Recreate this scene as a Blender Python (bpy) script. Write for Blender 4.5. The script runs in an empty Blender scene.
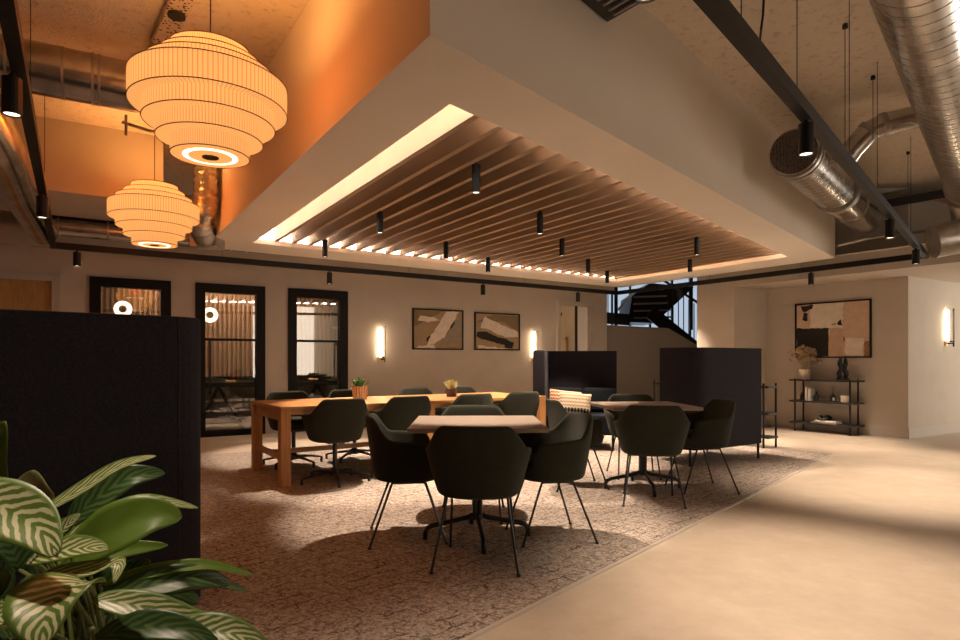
import bpy, math, random
from mathutils import Vector, Matrix
random.seed(7)
PI = math.pi
SC = bpy.context.scene
COL = SC.collection
F, CX, HY, HC = 612.0, 480.0, 360.0, 1.127

def at(x, y, Y):
    return Vector(((x-CX)*Y/F, Y, HC+(HY-y)*Y/F))
def flr(x, y, z=0.0):
    Y = F*(z-HC)/(HY-y)
    return Vector(((x-CX)*Y/F, Y, z))

# ------------------------------------------------------------------ materials
def new_mat(name):
    m = bpy.data.materials.new(name); m.use_nodes = True
    nt = m.node_tree; nt.nodes.clear()
    out = nt.nodes.new('ShaderNodeOutputMaterial')
    return m, nt, out
def N(nt, t, **kw):
    n = nt.nodes.new(t)
    for k, v in kw.items(): setattr(n, k, v)
    return n
def pbr(name, col, rough=0.6, metal=0.0, noise=0.0, nscale=20, bump=0.0, bscale=60, spec=0.5, sheen=0.0, col2=None, coat=0.0):
    m, nt, out = new_mat(name)
    b = N(nt, 'ShaderNodeBsdfPrincipled')
    b.inputs['Roughness'].default_value = rough
    b.inputs['Metallic'].default_value = metal
    b.inputs['Specular IOR Level'].default_value = spec
    if sheen: b.inputs['Sheen Weight'].default_value = sheen
    if coat: b.inputs['Coat Weight'].default_value = coat
    b.inputs['Base Color'].default_value = (*col, 1)
    tc = N(nt, 'ShaderNodeTexCoord')
    if noise > 0 or col2:
        n = N(nt, 'ShaderNodeTexNoise'); n.inputs['Scale'].default_value = nscale; n.inputs['Detail'].default_value = 5
        nt.links.new(tc.outputs['Object'], n.inputs['Vector'])
        r = N(nt, 'ShaderNodeMix', data_type='RGBA')
        c2 = col2 if col2 else tuple(c*(1-noise) for c in col)
        r.inputs[6].default_value = (*col, 1); r.inputs[7].default_value = (*c2, 1)
        mr = N(nt, 'ShaderNodeMapRange'); mr.inputs[1].default_value = .35; mr.inputs[2].default_value = .65
        nt.links.new(n.outputs['Fac'], mr.inputs[0]); nt.links.new(mr.outputs[0], r.inputs[0])
        nt.links.new(r.outputs[2], b.inputs['Base Color'])
    if bump > 0:
        n2 = N(nt, 'ShaderNodeTexNoise'); n2.inputs['Scale'].default_value = bscale; n2.inputs['Detail'].default_value = 4
        nt.links.new(tc.outputs['Object'], n2.inputs['Vector'])
        bp = N(nt, 'ShaderNodeBump'); bp.inputs['Strength'].default_value = bump; bp.inputs['Distance'].default_value = .01
        nt.links.new(n2.outputs['Fac'], bp.inputs['Height']); nt.links.new(bp.outputs[0], b.inputs['Normal'])
    nt.links.new(b.outputs[0], out.inputs[0])
    return m
def emit(name, col, s):
    m, nt, out = new_mat(name)
    e = N(nt, 'ShaderNodeEmission'); e.inputs[0].default_value = (*col, 1); e.inputs[1].default_value = s
    nt.links.new(e.outputs[0], out.inputs[0]); return m
def wood(name, c1, c2, scale=1.0, rough=.45, axis=0):
    m, nt, out = new_mat(name)
    b = N(nt, 'ShaderNodeBsdfPrincipled'); b.inputs['Roughness'].default_value = rough
    tc = N(nt, 'ShaderNodeTexCoord'); mp = N(nt, 'ShaderNodeMapping')
    s = [14*scale]*3; s[axis] = 1.2*scale
    mp.inputs['Scale'].default_value = s
    n = N(nt, 'ShaderNodeTexNoise'); n.inputs['Scale'].default_value = 2.2; n.inputs['Detail'].default_value = 7; n.inputs['Distortion'].default_value = .6
    r = N(nt, 'ShaderNodeValToRGB'); r.color_ramp.elements[0].position = .35; r.color_ramp.elements[1].position = .65
    r.color_ramp.elements[0].color = (*c1, 1); r.color_ramp.elements[1].color = (*c2, 1)
    nt.links.new(tc.outputs['Object'], mp.inputs[0]); nt.links.new(mp.outputs[0], n.inputs['Vector'])
    nt.links.new(n.outputs['Fac'], r.inputs[0]); nt.links.new(r.outputs[0], b.inputs['Base Color'])
    nt.links.new(b.outputs[0], out.inputs[0]); return m

M = {}
M['wall'] = pbr('greige_plaster', (.51, .445, .37), .9, noise=.06, nscale=3, bump=.05)
M['bulk'] = pbr('smooth_board', (.80, .735, .65), .9, noise=.03, nscale=2)
M['recess'] = pbr('recess_white', (.78, .72, .65), .9)
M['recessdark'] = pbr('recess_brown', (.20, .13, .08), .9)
M['trimw'] = pbr('trim_paint', (.47, .42, .36), .5)
M['black'] = pbr('black_metal', (.008, .007, .007), .5, spec=.3)
M['blackgloss'] = pbr('black_steel', (.010, .010, .010), .3)
M['frame'] = pbr('dark_frame', (.008, .006, .005), .6, spec=.2)
M['fabric'] = pbr('green_wool', (.036, .040, .028), .95, noise=.35, nscale=160, bump=.3, bscale=400, sheen=.08, spec=.15)
M['navy'] = pbr('navy_felt', (.033, .032, .043), .95, noise=.4, nscale=120, bump=.4, bscale=300, sheen=.03, spec=.15)
M['navy2'] = pbr('navy_sofa', (.012, .016, .020), .95, noise=.3, nscale=120, bump=.3, bscale=300, spec=.15)
M['oak'] = wood('orange_oak', (.38, .18, .06), (.52, .27, .10), 1.0, .4, 0)
M['oakleg'] = wood('orange_oak_upright', (.42, .19, .06), (.56, .28, .10), 1.0, .45, 2)
M['top'] = pbr('pale_laminate', (.24, .19, .15), .5, noise=.05, nscale=20)
M['topedge'] = pbr('laminate_edge', (.36, .24, .16), .55)
M['slat'] = pbr('slat_wood', (.36, .25, .16), .65, noise=.08, nscale=4)
M['doorwood'] = wood('door_ply', (.34, .18, .055), (.46, .26, .09), 2.5, .5, 2)
M['paledoor'] = wood('pale_door', (.62, .50, .34), (.70, .58, .42), 1.0, .5, 2)
M['potwood'] = pbr('fluted_pot_wood', (.36, .21, .10), .6, noise=.3, nscale=40)
M['potplum'] = pbr('plum_pot', (.14, .07, .06), .6)
M['cream'] = pbr('cream_ceramic', (.62, .52, .40), .6)
M['white'] = pbr('white_paint', (.8, .78, .74), .6)
M['soil'] = pbr('soil', (.03, .02, .012), .95)
M['smallleaf'] = pbr('succulent_green', (.05, .13, .03), .5)
M['paleleaf'] = pbr('pale_yellow_leaf', (.50, .50, .28), .6)
M['dried'] = pbr('dried_flower', (.50, .36, .21), .9, noise=.4, nscale=60)
M['stem'] = pbr('plant_stem', (.16, .20, .06), .5)
M['dark'] = pbr('charcoal', (.02, .018, .016), .6)
M['gold'] = pbr('brass', (.65, .45, .2), .35, 1.0)
M['galv'] = pbr('galvanised', (.50, .46, .42), .38, .9, noise=.25, nscale=9)
M['foil'] = pbr('foil_wrap', (.62, .56, .50), .3, 1.0, noise=.3, nscale=14, bump=1.0, bscale=25)
M['greypaint'] = pbr('grey_low_wall', (.30, .27, .24), .85, noise=.05)
M['greywh'] = pbr('grey_board', (.45, .50, .47), .4)
M['spotface'] = emit('spot_lens', (1, .8, .55), 3.0)
M['led'] = emit('led_strip', (1, .82, .70), 38)
M['ledfar'] = emit('led_strip_bright', (1, .82, .70), 105)
M['sconce'] = emit('sconce_tube', (1, .74, .48), 30)
M['day'] = emit('daylight_glass', (.50, .60, .74), .6)
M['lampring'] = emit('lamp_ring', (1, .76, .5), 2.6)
M['panel'] = emit('ceiling_panel', (1, .76, .54), 20)  # glow of the fill light added in the meeting room

def concrete():
    m, nt, out = new_mat('sprayed_ceiling')
    b = N(nt, 'ShaderNodeBsdfPrincipled'); b.inputs['Roughness'].default_value = .95
    tc = N(nt, 'ShaderNodeTexCoord')
    n = N(nt, 'ShaderNodeTexNoise'); n.inputs['Scale'].default_value = 14; n.inputs['Detail'].default_value = 8; n.inputs['Roughness'].default_value = .7
    r = N(nt, 'ShaderNodeValToRGB')
    e = r.color_ramp.elements
    e[0].position = .33; e[0].color = (.54, .44, .34, 1); e[1].position = .47; e[1].color = (.74, .64, .52, 1)
    n2 = N(nt, 'ShaderNodeTexNoise'); n2.inputs['Scale'].default_value = 60; n2.inputs['Detail'].default_value = 3
    bp = N(nt, 'ShaderNodeBump'); bp.inputs['Strength'].default_value = .6; bp.inputs['Distance'].default_value = .02
    L = nt.links.new
    L(tc.outputs['Object'], n.inputs['Vector']); L(tc.outputs['Object'], n2.inputs['Vector'])
    L(n.outputs['Fac'], r.inputs[0]); L(r.outputs[0], b.inputs['Base Color'])
    L(n2.outputs['Fac'], bp.inputs['Height']); L(bp.outputs[0], b.inputs['Normal']); L(b.outputs[0], out.inputs[0])
    return m
M['concrete'] = concrete()

def floor_mat():
    m, nt, out = new_mat('beige_vinyl')
    b = N(nt, 'ShaderNodeBsdfPrincipled'); b.inputs['Roughness'].default_value = .5; b.inputs['Specular IOR Level'].default_value = .3
    tc = N(nt, 'ShaderNodeTexCoord')
    n = N(nt, 'ShaderNodeTexNoise'); n.inputs['Scale'].default_value = 5; n.inputs['Detail'].default_value = 9; n.inputs['Roughness'].default_value = .7
    r = N(nt, 'ShaderNodeValToRGB'); e = r.color_ramp.elements
    e[0].position = .3; e[0].color = (.43, .36, .28, 1); e[1].position = .7; e[1].color = (.53, .45, .36, 1)
    L = nt.links.new
    L(tc.outputs['Object'], n.inputs['Vector']); L(n.outputs['Fac'], r.inputs[0]); L(r.outputs[0], b.inputs['Base Color']); L(b.outputs[0], out.inputs[0])
    return m
M['floor'] = floor_mat()

def carpet_mat():
    m, nt, out = new_mat('cracked_pattern_carpet')
    L = nt.links.new
    b = N(nt, 'ShaderNodeBsdfPrincipled'); b.inputs['Roughness'].default_value = 1.0; b.inputs['Specular IOR Level'].default_value = .1
    tc = N(nt, 'ShaderNodeTexCoord')
    mp = N(nt, 'ShaderNodeMapping'); mp.inputs['Rotation'].default_value = (0, 0, math.radians(-41))
    L(tc.outputs['Object'], mp.inputs[0])
    dn = N(nt, 'ShaderNodeTexNoise'); dn.inputs['Scale'].default_value = 14; dn.inputs['Detail'].default_value = 4
    L(mp.outputs[0], dn.inputs['Vector'])
    sub = N(nt, 'ShaderNodeVectorMath', operation='SUBTRACT'); sub.inputs[1].default_value = (.5, .5, .5); L(dn.outputs['Color'], sub.inputs[0])
    sc = N(nt, 'ShaderNodeVectorMath', operation='SCALE'); sc.inputs['Scale'].default_value = .09; L(sub.outputs[0], sc.inputs[0])
    ad = N(nt, 'ShaderNodeVectorMath', operation='ADD'); L(mp.outputs[0], ad.inputs[0]); L(sc.outputs[0], ad.inputs[1])
    br = N(nt, 'ShaderNodeTexBrick'); br.offset = .5
    br.inputs['Scale'].default_value = 6.5; br.inputs['Mortar Size'].default_value = .035; br.inputs['Mortar Smooth'].default_value = .5
    br.inputs['Brick Width'].default_value = 2.6; br.inputs['Row Height'].default_value = .62
    L(ad.outputs[0], br.inputs['Vector'])
    wn = N(nt, 'ShaderNodeTexNoise'); wn.inputs['Scale'].default_value = 6; wn.inputs['Detail'].default_value = 2; L(mp.outputs[0], wn.inputs['Vector'])
    mr = N(nt, 'ShaderNodeMapRange'); mr.inputs[1].default_value = .46; mr.inputs[2].default_value = .54; L(wn.outputs['Fac'], mr.inputs[0])
    mp2 = N(nt, 'ShaderNodeMapping'); mp2.inputs['Rotation'].default_value = (0, 0, math.radians(74)); mp2.inputs['Scale'].default_value = (1.45, 1.7, 1.5); L(ad.outputs[0], mp2.inputs[0])
    b2 = N(nt, 'ShaderNodeTexBrick'); b2.offset = .37; b2.inputs['Scale'].default_value = 6.5; b2.inputs['Mortar Size'].default_value = .035; b2.inputs['Mortar Smooth'].default_value = .5
    b2.inputs['Brick Width'].default_value = 2.6; b2.inputs['Row Height'].default_value = .8; L(mp2.outputs[0], b2.inputs['Vector'])
    w2 = N(nt, 'ShaderNodeTexNoise'); w2.inputs['Scale'].default_value = 9; w2.inputs['Detail'].default_value = 2; L(mp2.outputs[0], w2.inputs['Vector'])
    m2 = N(nt, 'ShaderNodeMapRange'); m2.inputs[1].default_value = .45; m2.inputs[2].default_value = .55; L(w2.outputs['Fac'], m2.inputs[0])
    u2 = N(nt, 'ShaderNodeMath', operation='MULTIPLY'); L(b2.outputs['Fac'], u2.inputs[0]); L(m2.outputs[0], u2.inputs[1])
    u1 = N(nt, 'ShaderNodeMath', operation='MULTIPLY'); L(br.outputs['Fac'], u1.inputs[0]); L(mr.outputs[0], u1.inputs[1])
    mu = N(nt, 'ShaderNodeMath', operation='MAXIMUM'); L(u1.outputs[0], mu.inputs[0]); L(u2.outputs[0], mu.inputs[1])
    sn = N(nt, 'ShaderNodeTexNoise'); sn.inputs['Scale'].default_value = 55; sn.inputs['Detail'].default_value = 5; sn.inputs['Roughness'].default_value = .8
    L(mp.outputs[0], sn.inputs['Vector'])
    rp = N(nt, 'ShaderNodeValToRGB'); e = rp.color_ramp.elements
    e[0].position = .36; e[0].color = (.11, .085, .07, 1); e[1].position = .62; e[1].color = (.56, .485, .42, 1)
    L(sn.outputs['Fac'], rp.inputs[0])
    mx = N(nt, 'ShaderNodeMix', data_type='RGBA'); mx.inputs[7].default_value = (.11, .08, .065, 1)
    L(rp.outputs[0], mx.inputs[6]); L(mu.outputs[0], mx.inputs[0])
    L(mx.outputs[2], b.inputs['Base Color'])
    bp = N(nt, 'ShaderNodeBump'); bp.inputs['Strength'].default_value = .4; bp.inputs['Distance'].default_value = .004
    L(sn.outputs['Fac'], bp.inputs['Height']); L(bp.outputs[0], b.inputs['Normal'])
    L(b.outputs[0], out.inputs[0]); return m
M['carpet'] = carpet_mat()

def shade_mat():
    m, nt, out = new_mat('pleated_shade'); L = nt.links.new
    tc = N(nt, 'ShaderNodeTexCoord'); sp = N(nt, 'ShaderNodeSeparateXYZ'); L(tc.outputs['Object'], sp.inputs[0])
    a = N(nt, 'ShaderNodeMath', operation='ARCTAN2'); L(sp.outputs[0], a.inputs[0]); L(sp.outputs[1], a.inputs[1])
    mu = N(nt, 'ShaderNodeMath', operation='MULTIPLY'); mu.inputs[1].default_value = 110; L(a.outputs[0], mu.inputs[0])
    s = N(nt, 'ShaderNodeMath', operation='SINE'); L(mu.outputs[0], s.inputs[0])
    mr = N(nt, 'ShaderNodeMapRange'); mr.inputs[1].default_value = .55; mr.inputs[2].default_value = 1.0; mr.inputs[3].default_value = 0.0; mr.inputs[4].default_value = 1.0
    L(s.outputs[0], mr.inputs[0])
    mx = N(nt, 'ShaderNodeMix', data_type='RGBA')
    mx.inputs[6].default_value = (1, .55, .18, 1); mx.inputs[7].default_value = (.60, .24, .06, 1)
    L(mr.outputs[0], mx.inputs[0])
    e = N(nt, 'ShaderNodeEmission'); e.inputs[1].default_value = .56; L(mx.outputs[2], e.inputs[0])
    tl = N(nt, 'ShaderNodeBsdfTranslucent'); tl.inputs[0].default_value = (.085, .04, .015, 1)
    ad = N(nt, 'ShaderNodeAddShader'); L(e.outputs[0], ad.inputs[0]); L(tl.outputs[0], ad.inputs[1])
    tr = N(nt, 'ShaderNodeBsdfTransparent'); tr.inputs[0].default_value = (1, .34, .07, 1)
    ms = N(nt, 'ShaderNodeMixShader'); ms.inputs[0].default_value = .22
    L(ad.outputs[0], ms.inputs[1]); L(tr.outputs[0], ms.inputs[2]); L(ms.outputs[0], out.inputs[0])
    return m
M['shade'] = shade_mat()
M['shadewire'] = pbr('shade_wire', (.10, .045, .012), .7)

def spiral_mat():
    m, nt, out = new_mat('spiral_duct'); L = nt.links.new
    b = N(nt, 'ShaderNodeBsdfPrincipled'); b.inputs['Roughness'].default_value = .24; b.inputs['Metallic'].default_value = 1
    tc = N(nt, 'ShaderNodeTexCoord')
    n = N(nt, 'ShaderNodeTexNoise'); n.inputs['Scale'].default_value = 7; n.inputs['Detail'].default_value = 5; L(tc.outputs['Object'], n.inputs['Vector'])
    r = N(nt, 'ShaderNodeValToRGB'); e = r.color_ramp.elements
    e[0].position = .3; e[0].color = (.42, .39, .36, 1); e[1].position = .7; e[1].color = (.66, .62, .58, 1)
    L(n.outputs['Fac'], r.inputs[0]); L(r.outputs[0], b.inputs['Base Color']); L(b.outputs[0], out.inputs[0]); return m
M['spiral'] = spiral_mat()

def perf_mat(name, col, scale, metal=1.0):
    m, nt, out = new_mat(name); L = nt.links.new
    b = N(nt, 'ShaderNodeBsdfPrincipled'); b.inputs['Roughness'].default_value = .45; b.inputs['Metallic'].default_value = metal
    tc = N(nt, 'ShaderNodeTexCoord')
    v = N(nt, 'ShaderNodeTexVoronoi'); v.inputs['Scale'].default_value = scale; v.inputs['Randomness'].default_value = .5; L(tc.outputs['Object'], v.inputs['Vector'])
    lt = N(nt, 'ShaderNodeMath', operation='LESS_THAN'); lt.inputs[1].default_value = .33; L(v.outputs['Distance'], lt.inputs[0])
    mx = N(nt, 'ShaderNodeMix', data_type='RGBA'); mx.inputs[6].default_value = (*col, 1); mx.inputs[7].default_value = (.02, .012, .008, 1)
    L(lt.outputs[0], mx.inputs[0]); L(mx.outputs[2], b.inputs['Base Color']); L(b.outputs[0], out.inputs[0]); return m
M['perf'] = perf_mat('perforated_tray', (.66, .56, .44), 34, .3)
M['grille'] = perf_mat('perforated_grille', (.12, .10, .09), 55, .6)

def glass_mat():
    m, nt, out = new_mat('window_glass'); L = nt.links.new
    t = N(nt, 'ShaderNodeBsdfTransparent'); t.inputs[0].default_value = (.9, .9, .88, 1)
    g = N(nt, 'ShaderNodeBsdfGlossy'); g.inputs['Roughness'].default_value = .01
    ms = N(nt, 'ShaderNodeMixShader'); ms.inputs[0].default_value = .15
    L(t.outputs[0], ms.inputs[1]); L(g.outputs[0], ms.inputs[2]); L(ms.outputs[0], out.inputs[0]); return m
M['glass'] = glass_mat()

def leaf_mat(name, g1, g2, cream, amount, freq=26):
    m, nt, out = new_mat(name); L = nt.links.new
    b = N(nt, 'ShaderNodeBsdfPrincipled'); b.inputs['Roughness'].default_value = .38
    uv = N(nt, 'ShaderNodeUVMap'); sp = N(nt, 'ShaderNodeSeparateXYZ'); L(uv.outputs[0], sp.inputs[0])
    # chevron: u along length, v across (-1..1)
    ab = N(nt, 'ShaderNodeMath', operation='ABSOLUTE'); L(sp.outputs[1], ab.inputs[0])
    mu = N(nt, 'ShaderNodeMath', operation='MULTIPLY'); mu.inputs[1].default_value = -.30; L(ab.outputs[0], mu.inputs[0])
    ad = N(nt, 'ShaderNodeMath', operation='ADD'); L(sp.outputs[0], ad.inputs[0]); L(mu.outputs[0], ad.inputs[1])
    tc = N(nt, 'ShaderNodeTexCoord'); no = N(nt, 'ShaderNodeTexNoise'); no.inputs['Scale'].default_value = 26; L(tc.outputs['Object'], no.inputs['Vector'])
    nm = N(nt, 'ShaderNodeMath', operation='MULTIPLY'); nm.inputs[1].default_value = .12; L(no.outputs['Fac'], nm.inputs[0])
    ad2 = N(nt, 'ShaderNodeMath', operation='ADD'); L(ad.outputs[0], ad2.inputs[0]); L(nm.outputs[0], ad2.inputs[1])
    fr = N(nt, 'ShaderNodeMath', operation='MULTIPLY'); fr.inputs[1].default_value = freq*2; L(ad2.outputs[0], fr.inputs[0])
    sn = N(nt, 'ShaderNodeMath', operation='SINE'); L(fr.outputs[0], sn.inputs[0])
    mr = N(nt, 'ShaderNodeMapRange'); mr.inputs[1].default_value = -.2; mr.inputs[2].default_value = .35; mr.inputs[4].default_value = amount; L(sn.outputs[0], mr.inputs[0])
    ed = N(nt, 'ShaderNodeMapRange'); ed.inputs[1].default_value = .72; ed.inputs[2].default_value = .86; ed.inputs[3].default_value = 1; ed.inputs[4].default_value = 0; L(ab.outputs[0], ed.inputs[0])
    mm = N(nt, 'ShaderNodeMath', operation='MULTIPLY'); L(mr.outputs[0], mm.inputs[0]); L(ed.outputs[0], mm.inputs[1])
    gm = N(nt, 'ShaderNodeMix', data_type='RGBA'); gm.inputs[6].default_value = (*g1, 1); gm.inputs[7].default_value = (*g2, 1); L(no.outputs['Fac'], gm.inputs[0])
    cm = N(nt, 'ShaderNodeMix', data_type='RGBA'); cm.inputs[7].default_value = (*cream, 1); L(gm.outputs[2], cm.inputs[6]); L(mm.outputs[0], cm.inputs[0])
    L(cm.outputs[2], b.inputs['Base Color'])
    tl = N(nt, 'ShaderNodeBsdfTranslucent'); L(cm.outputs[2], tl.inputs[0])
    ms = N(nt, 'ShaderNodeMixShader'); ms.inputs[0].default_value = .18; L(b.outputs[0], ms.inputs[1]); L(tl.outputs[0], ms.inputs[2]); L(ms.outputs[0], out.inputs[0]); return m
M['leafstripe'] = leaf_mat('striped_leaf', (.07, .14, .02), (.14, .22, .04), (.60, .60, .38), .92, 27)
M['leafplain'] = leaf_mat('plain_leaf', (.09, .17, .018), (.13, .22, .03), (.15, .25, .05), .2, 12)
M['leafdark'] = leaf_mat('dark_leaf', (.02, .055, .015), (.035, .09, .02), (.13, .20, .07), .6, 24)
M['leafbrown'] = leaf_mat('dry_leaf', (.14, .17, .05), (.24, .20, .09), (.30, .26, .14), .4, 10)

def cushion_mat(name, mode):
    m, nt, out = new_mat(name); L = nt.links.new
    b = N(nt, 'ShaderNodeBsdfPrincipled'); b.inputs['Roughness'].default_value = .95
    tc = N(nt, 'ShaderNodeTexCoord'); sp = N(nt, 'ShaderNodeSeparateXYZ'); L(tc.outputs['Object'], sp.inputs[0])
    w = N(nt, 'ShaderNodeMath', operation='PINGPONG'); w.inputs[1].default_value = .018; L(sp.outputs[0], w.inputs[0])
    ad = N(nt, 'ShaderNodeMath', operation='ADD'); L(w.outputs[0], ad.inputs[0]); L(sp.outputs[2], ad.inputs[1])
    mu = N(nt, 'ShaderNodeMath', operation='MULTIPLY'); mu.inputs[1].default_value = 2*PI/.045; L(ad.outputs[0], mu.inputs[0])
    s = N(nt, 'ShaderNodeMath', operation='SINE'); L(mu.outputs[0], s.inputs[0])
    gt = N(nt, 'ShaderNodeMath', operation='GREATER_THAN'); gt.inputs[1].default_value = .1; L(s.outputs[0], gt.inputs[0])
    mx = N(nt, 'ShaderNodeMix', data_type='RGBA'); L(gt.outputs[0], mx.inputs[0])
    if mode == 'red':
        mx.inputs[6].default_value = (.60, .46, .32, 1); mx.inputs[7].default_value = (.32, .07, .03, 1); fin = mx.outputs[2]
    else:
        mx.inputs[6].default_value = (.62, .54, .42, 1); mx.inputs[7].default_value = (.36, .24, .13, 1)
        m3 = N(nt, 'ShaderNodeMath', operation='MULTIPLY'); m3.inputs[1].default_value = 2*PI/.04; L(sp.outputs[0], m3.inputs[0])
        s3 = N(nt, 'ShaderNodeMath', operation='SINE'); L(m3.outputs[0], s3.inputs[0])
        g3 = N(nt, 'ShaderNodeMath', operation='GREATER_THAN'); g3.inputs[1].default_value = 0; L(s3.outputs[0], g3.inputs[0])
        l3 = N(nt, 'ShaderNodeMath', operation='LESS_THAN'); l3.inputs[1].default_value = -.07; L(sp.outputs[2], l3.inputs[0])
        a3 = N(nt, 'ShaderNodeMath', operation='MULTIPLY'); L(g3.outputs[0], a3.inputs[0]); L(l3.outputs[0], a3.inputs[1])
        m4 = N(nt, 'ShaderNodeMix', data_type='RGBA'); m4.inputs[7].default_value = (.02, .02, .02, 1); L(mx.outputs[2], m4.inputs[6]); L(a3.outputs[0], m4.inputs[0]); fin = m4.outputs[2]
    L(fin, b.inputs['Base Color']); L(b.outputs[0], out.inputs[0]); return m
M['cushred'] = cushion_mat('red_zigzag', 'red'); M['cushbeige'] = cushion_mat('beige_zigzag', 'beige')
for nm, c in dict(art_tan=(.36, .25, .14), art_cream=(.74, .64, .53), art_black=(.018, .015, .013), art_grey=(.30, .24, .17), art_olive=(.22, .16, .08),
                  art_blush=(.60, .42, .30), art_peach=(.55, .37, .25), art_brown=(.30, .17, .07)).items():
    M[nm] = pbr(nm, c, .85, noise=.12, nscale=12)

# ------------------------------------------------------------------ mesh helpers
class MB:
    def __init__(s): s.v = []; s.f = []; s.mi = []; s.uv = None; s.cur = 0
    def add(s, vs, fs):
        o = len(s.v); s.v += [Vector(v) for v in vs]
        for f in fs: s.f.append([i+o for i in f]); s.mi.append(s.cur)
        return s
    def prism(s, poly, z0, z1):
        n = len(poly)
        vs = [(p[0], p[1], z0) for p in poly]+[(p[0], p[1], z1) for p in poly]
        fs = [list(range(n))[::-1], list(range(n, 2*n))]+[[i, (i+1) % n, n+(i+1) % n, n+i] for i in range(n)]
        return s.add(vs, fs)
    def box(s, x0, x1, y0, y1, z0, z1):
        return s.prism([(x0, y0), (x1, y0), (x1, y1), (x0, y1)], z0, z1)
    def beam(s, a, b, w, h, up=Vector((0, 0, 1))):
        a = Vector(a); b = Vector(b); d = (b-a).normalized()
        if abs(d.dot(up)) > .98: up = Vector((0, 1, 0))
        x = d.cross(up).normalized(); y = x.cross(d).normalized()
        vs = []
        for p in (a, b):
            for sx, sy in ((-1, -1), (1, -1), (1, 1), (-1, 1)): vs.append(p+x*sx*w/2+y*sy*h/2)
        return s.add(vs, [[3, 2, 1, 0], [4, 5, 6, 7], [0, 1, 5, 4], [1, 2, 6, 5], [2, 3, 7, 6], [3, 0, 4, 7]])
    def tube(s, pts, r, seg=8, caps=True):
        pts = [Vector(p) for p in pts]; n = len(pts)
        rs = r if isinstance(r, (list, tuple)) else [r]*n
        ref = None; vs = []
        for i, p in enumerate(pts):
            d = (pts[min(i+1, n-1)]-pts[max(i-1, 0)]).normalized()
            if ref is None:
                ref = Vector((0, 0, 1)) if abs(d.z) < .9 else Vector((0, 1, 0))
            x = d.cross(ref).normalized(); y = x.cross(d).normalized(); ref = y
            for k in range(seg):
                a = 2*PI*k/seg; vs.append(p+(x*math.cos(a)+y*math.sin(a))*rs[i])
        fs = [[i*seg+k, i*seg+(k+1) % seg, (i+1)*seg+(k+1) % seg, (i+1)*seg+k] for i in range(n-1) for k in range(seg)]
        if caps: fs += [list(range(seg))[::-1], list(range((n-1)*seg, n*seg))]
        return s.add(vs, fs)
    def lathe(s, prof, seg=24, c=(0, 0, 0), closed=False):
        n = len(prof); vs = []
        for r, z in prof:
            for k in range(seg):
                a = 2*PI*k/seg; vs.append((c[0]+max(r, 1e-5)*math.cos(a), c[1]+max(r, 1e-5)*math.sin(a), c[2]+z))
        rng = n if closed else n-1
        fs = [[i*seg+k, i*seg+(k+1) % seg, ((i+1) % n)*seg+(k+1) % seg, ((i+1) % n)*seg+k] for i in range(rng) for k in range(seg)]
        return s.add(vs, fs)
    def cyl(s, c, r, z0, z1, seg=20):
        return s.lathe([(0, z0), (r, z0), (r, z1), (0, z1)], seg, (c[0], c[1], 0))
    def ball(s, c, r, seg=12, sz=1.0):
        prof = [(r*math.sin(PI*i/8), -r*sz*math.cos(PI*i/8)) for i in range(9)]
        return s.lathe(prof, seg, c)
    def build(s, name, mat, parent=None, smooth=False, world=False, bevel=0, loc=None, rotz=0, mods=None, auto=False):
        me = bpy.data.meshes.new(name)
        vs = s.v
        if world and parent is not None:
            l = parent.location; vs = [v-l for v in vs]
        me.from_pydata([tuple(v) for v in vs], [], s.f)
        mats = mat if isinstance(mat, (list, tuple)) else [mat]
        for m in mats: me.materials.append(M[m])
        for p, k in zip(me.polygons, s.mi): p.material_index = k; p.use_smooth = smooth
        if s.uv:
            ul = me.uv_layers.new(name='UVMap')
            for lp in me.loops: ul.data[lp.index].uv = s.uv[lp.vertex_index]
        me.update()
        import bmesh
        bm = bmesh.new(); bm.from_mesh(me); bmesh.ops.recalc_face_normals(bm, faces=bm.faces); bm.to_mesh(me); bm.free()
        o = bpy.data.objects.new(name, me); COL.objects.link(o)
        if parent is not None: o.parent = parent
        if loc is not None: o.location = loc
        if rotz: o.rotation_euler = (0, 0, rotz)
        if bevel:
            b = o.modifiers.new('bevel', 'BEVEL'); b.width = bevel; b.segments = 2; b.limit_method = 'ANGLE'; b.angle_limit = math.radians(40)
        return o
def sharp(o, ang=40):
    try:
        o.data.set_sharp_from_angle(angle=math.radians(ang))
    except Exception: pass
    return o
def tag(o, label=None, cat=None, group=None, kind=None):
    if label: o['label'] = label
    if cat: o['category'] = cat
    if group: o['group'] = group
    if kind: o['kind'] = kind
    return o
def thing(name, label, cat, loc=(0, 0, 0), rz=0, group=None):
    o = bpy.data.objects.new(name, None); COL.objects.link(o); o.location = loc; o.rotation_euler = (0, 0, rz); o.empty_display_size = .1
    return tag(o, label, cat, group)
def struct(o): o['kind'] = 'structure'; return o
def kids(o): return [c for c in bpy.data.objects if c.parent == o]
def copy_tree(o, parent=None):
    c = o.copy(); COL.objects.link(c); c.parent = parent
    for ch in kids(o): copy_tree(ch, c)
    return c
def sempty(name, loc, rz):
    o = bpy.data.objects.new(name, None); COL.objects.link(o); o.location = loc; o.rotation_euler = (0, 0, rz); o['kind'] = 'structure'; return o
def light(name, kind, loc, energy, col=(1, .72, .45), parent=None, **kw):
    l = bpy.data.lights.new(name, kind); l.energy = energy; l.color = col
    for k, v in kw.items(): setattr(l, k, v)
    o = bpy.data.objects.new(name, l); COL.objects.link(o); o.location = loc
    if parent is not None: o.parent = parent
    return o

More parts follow.
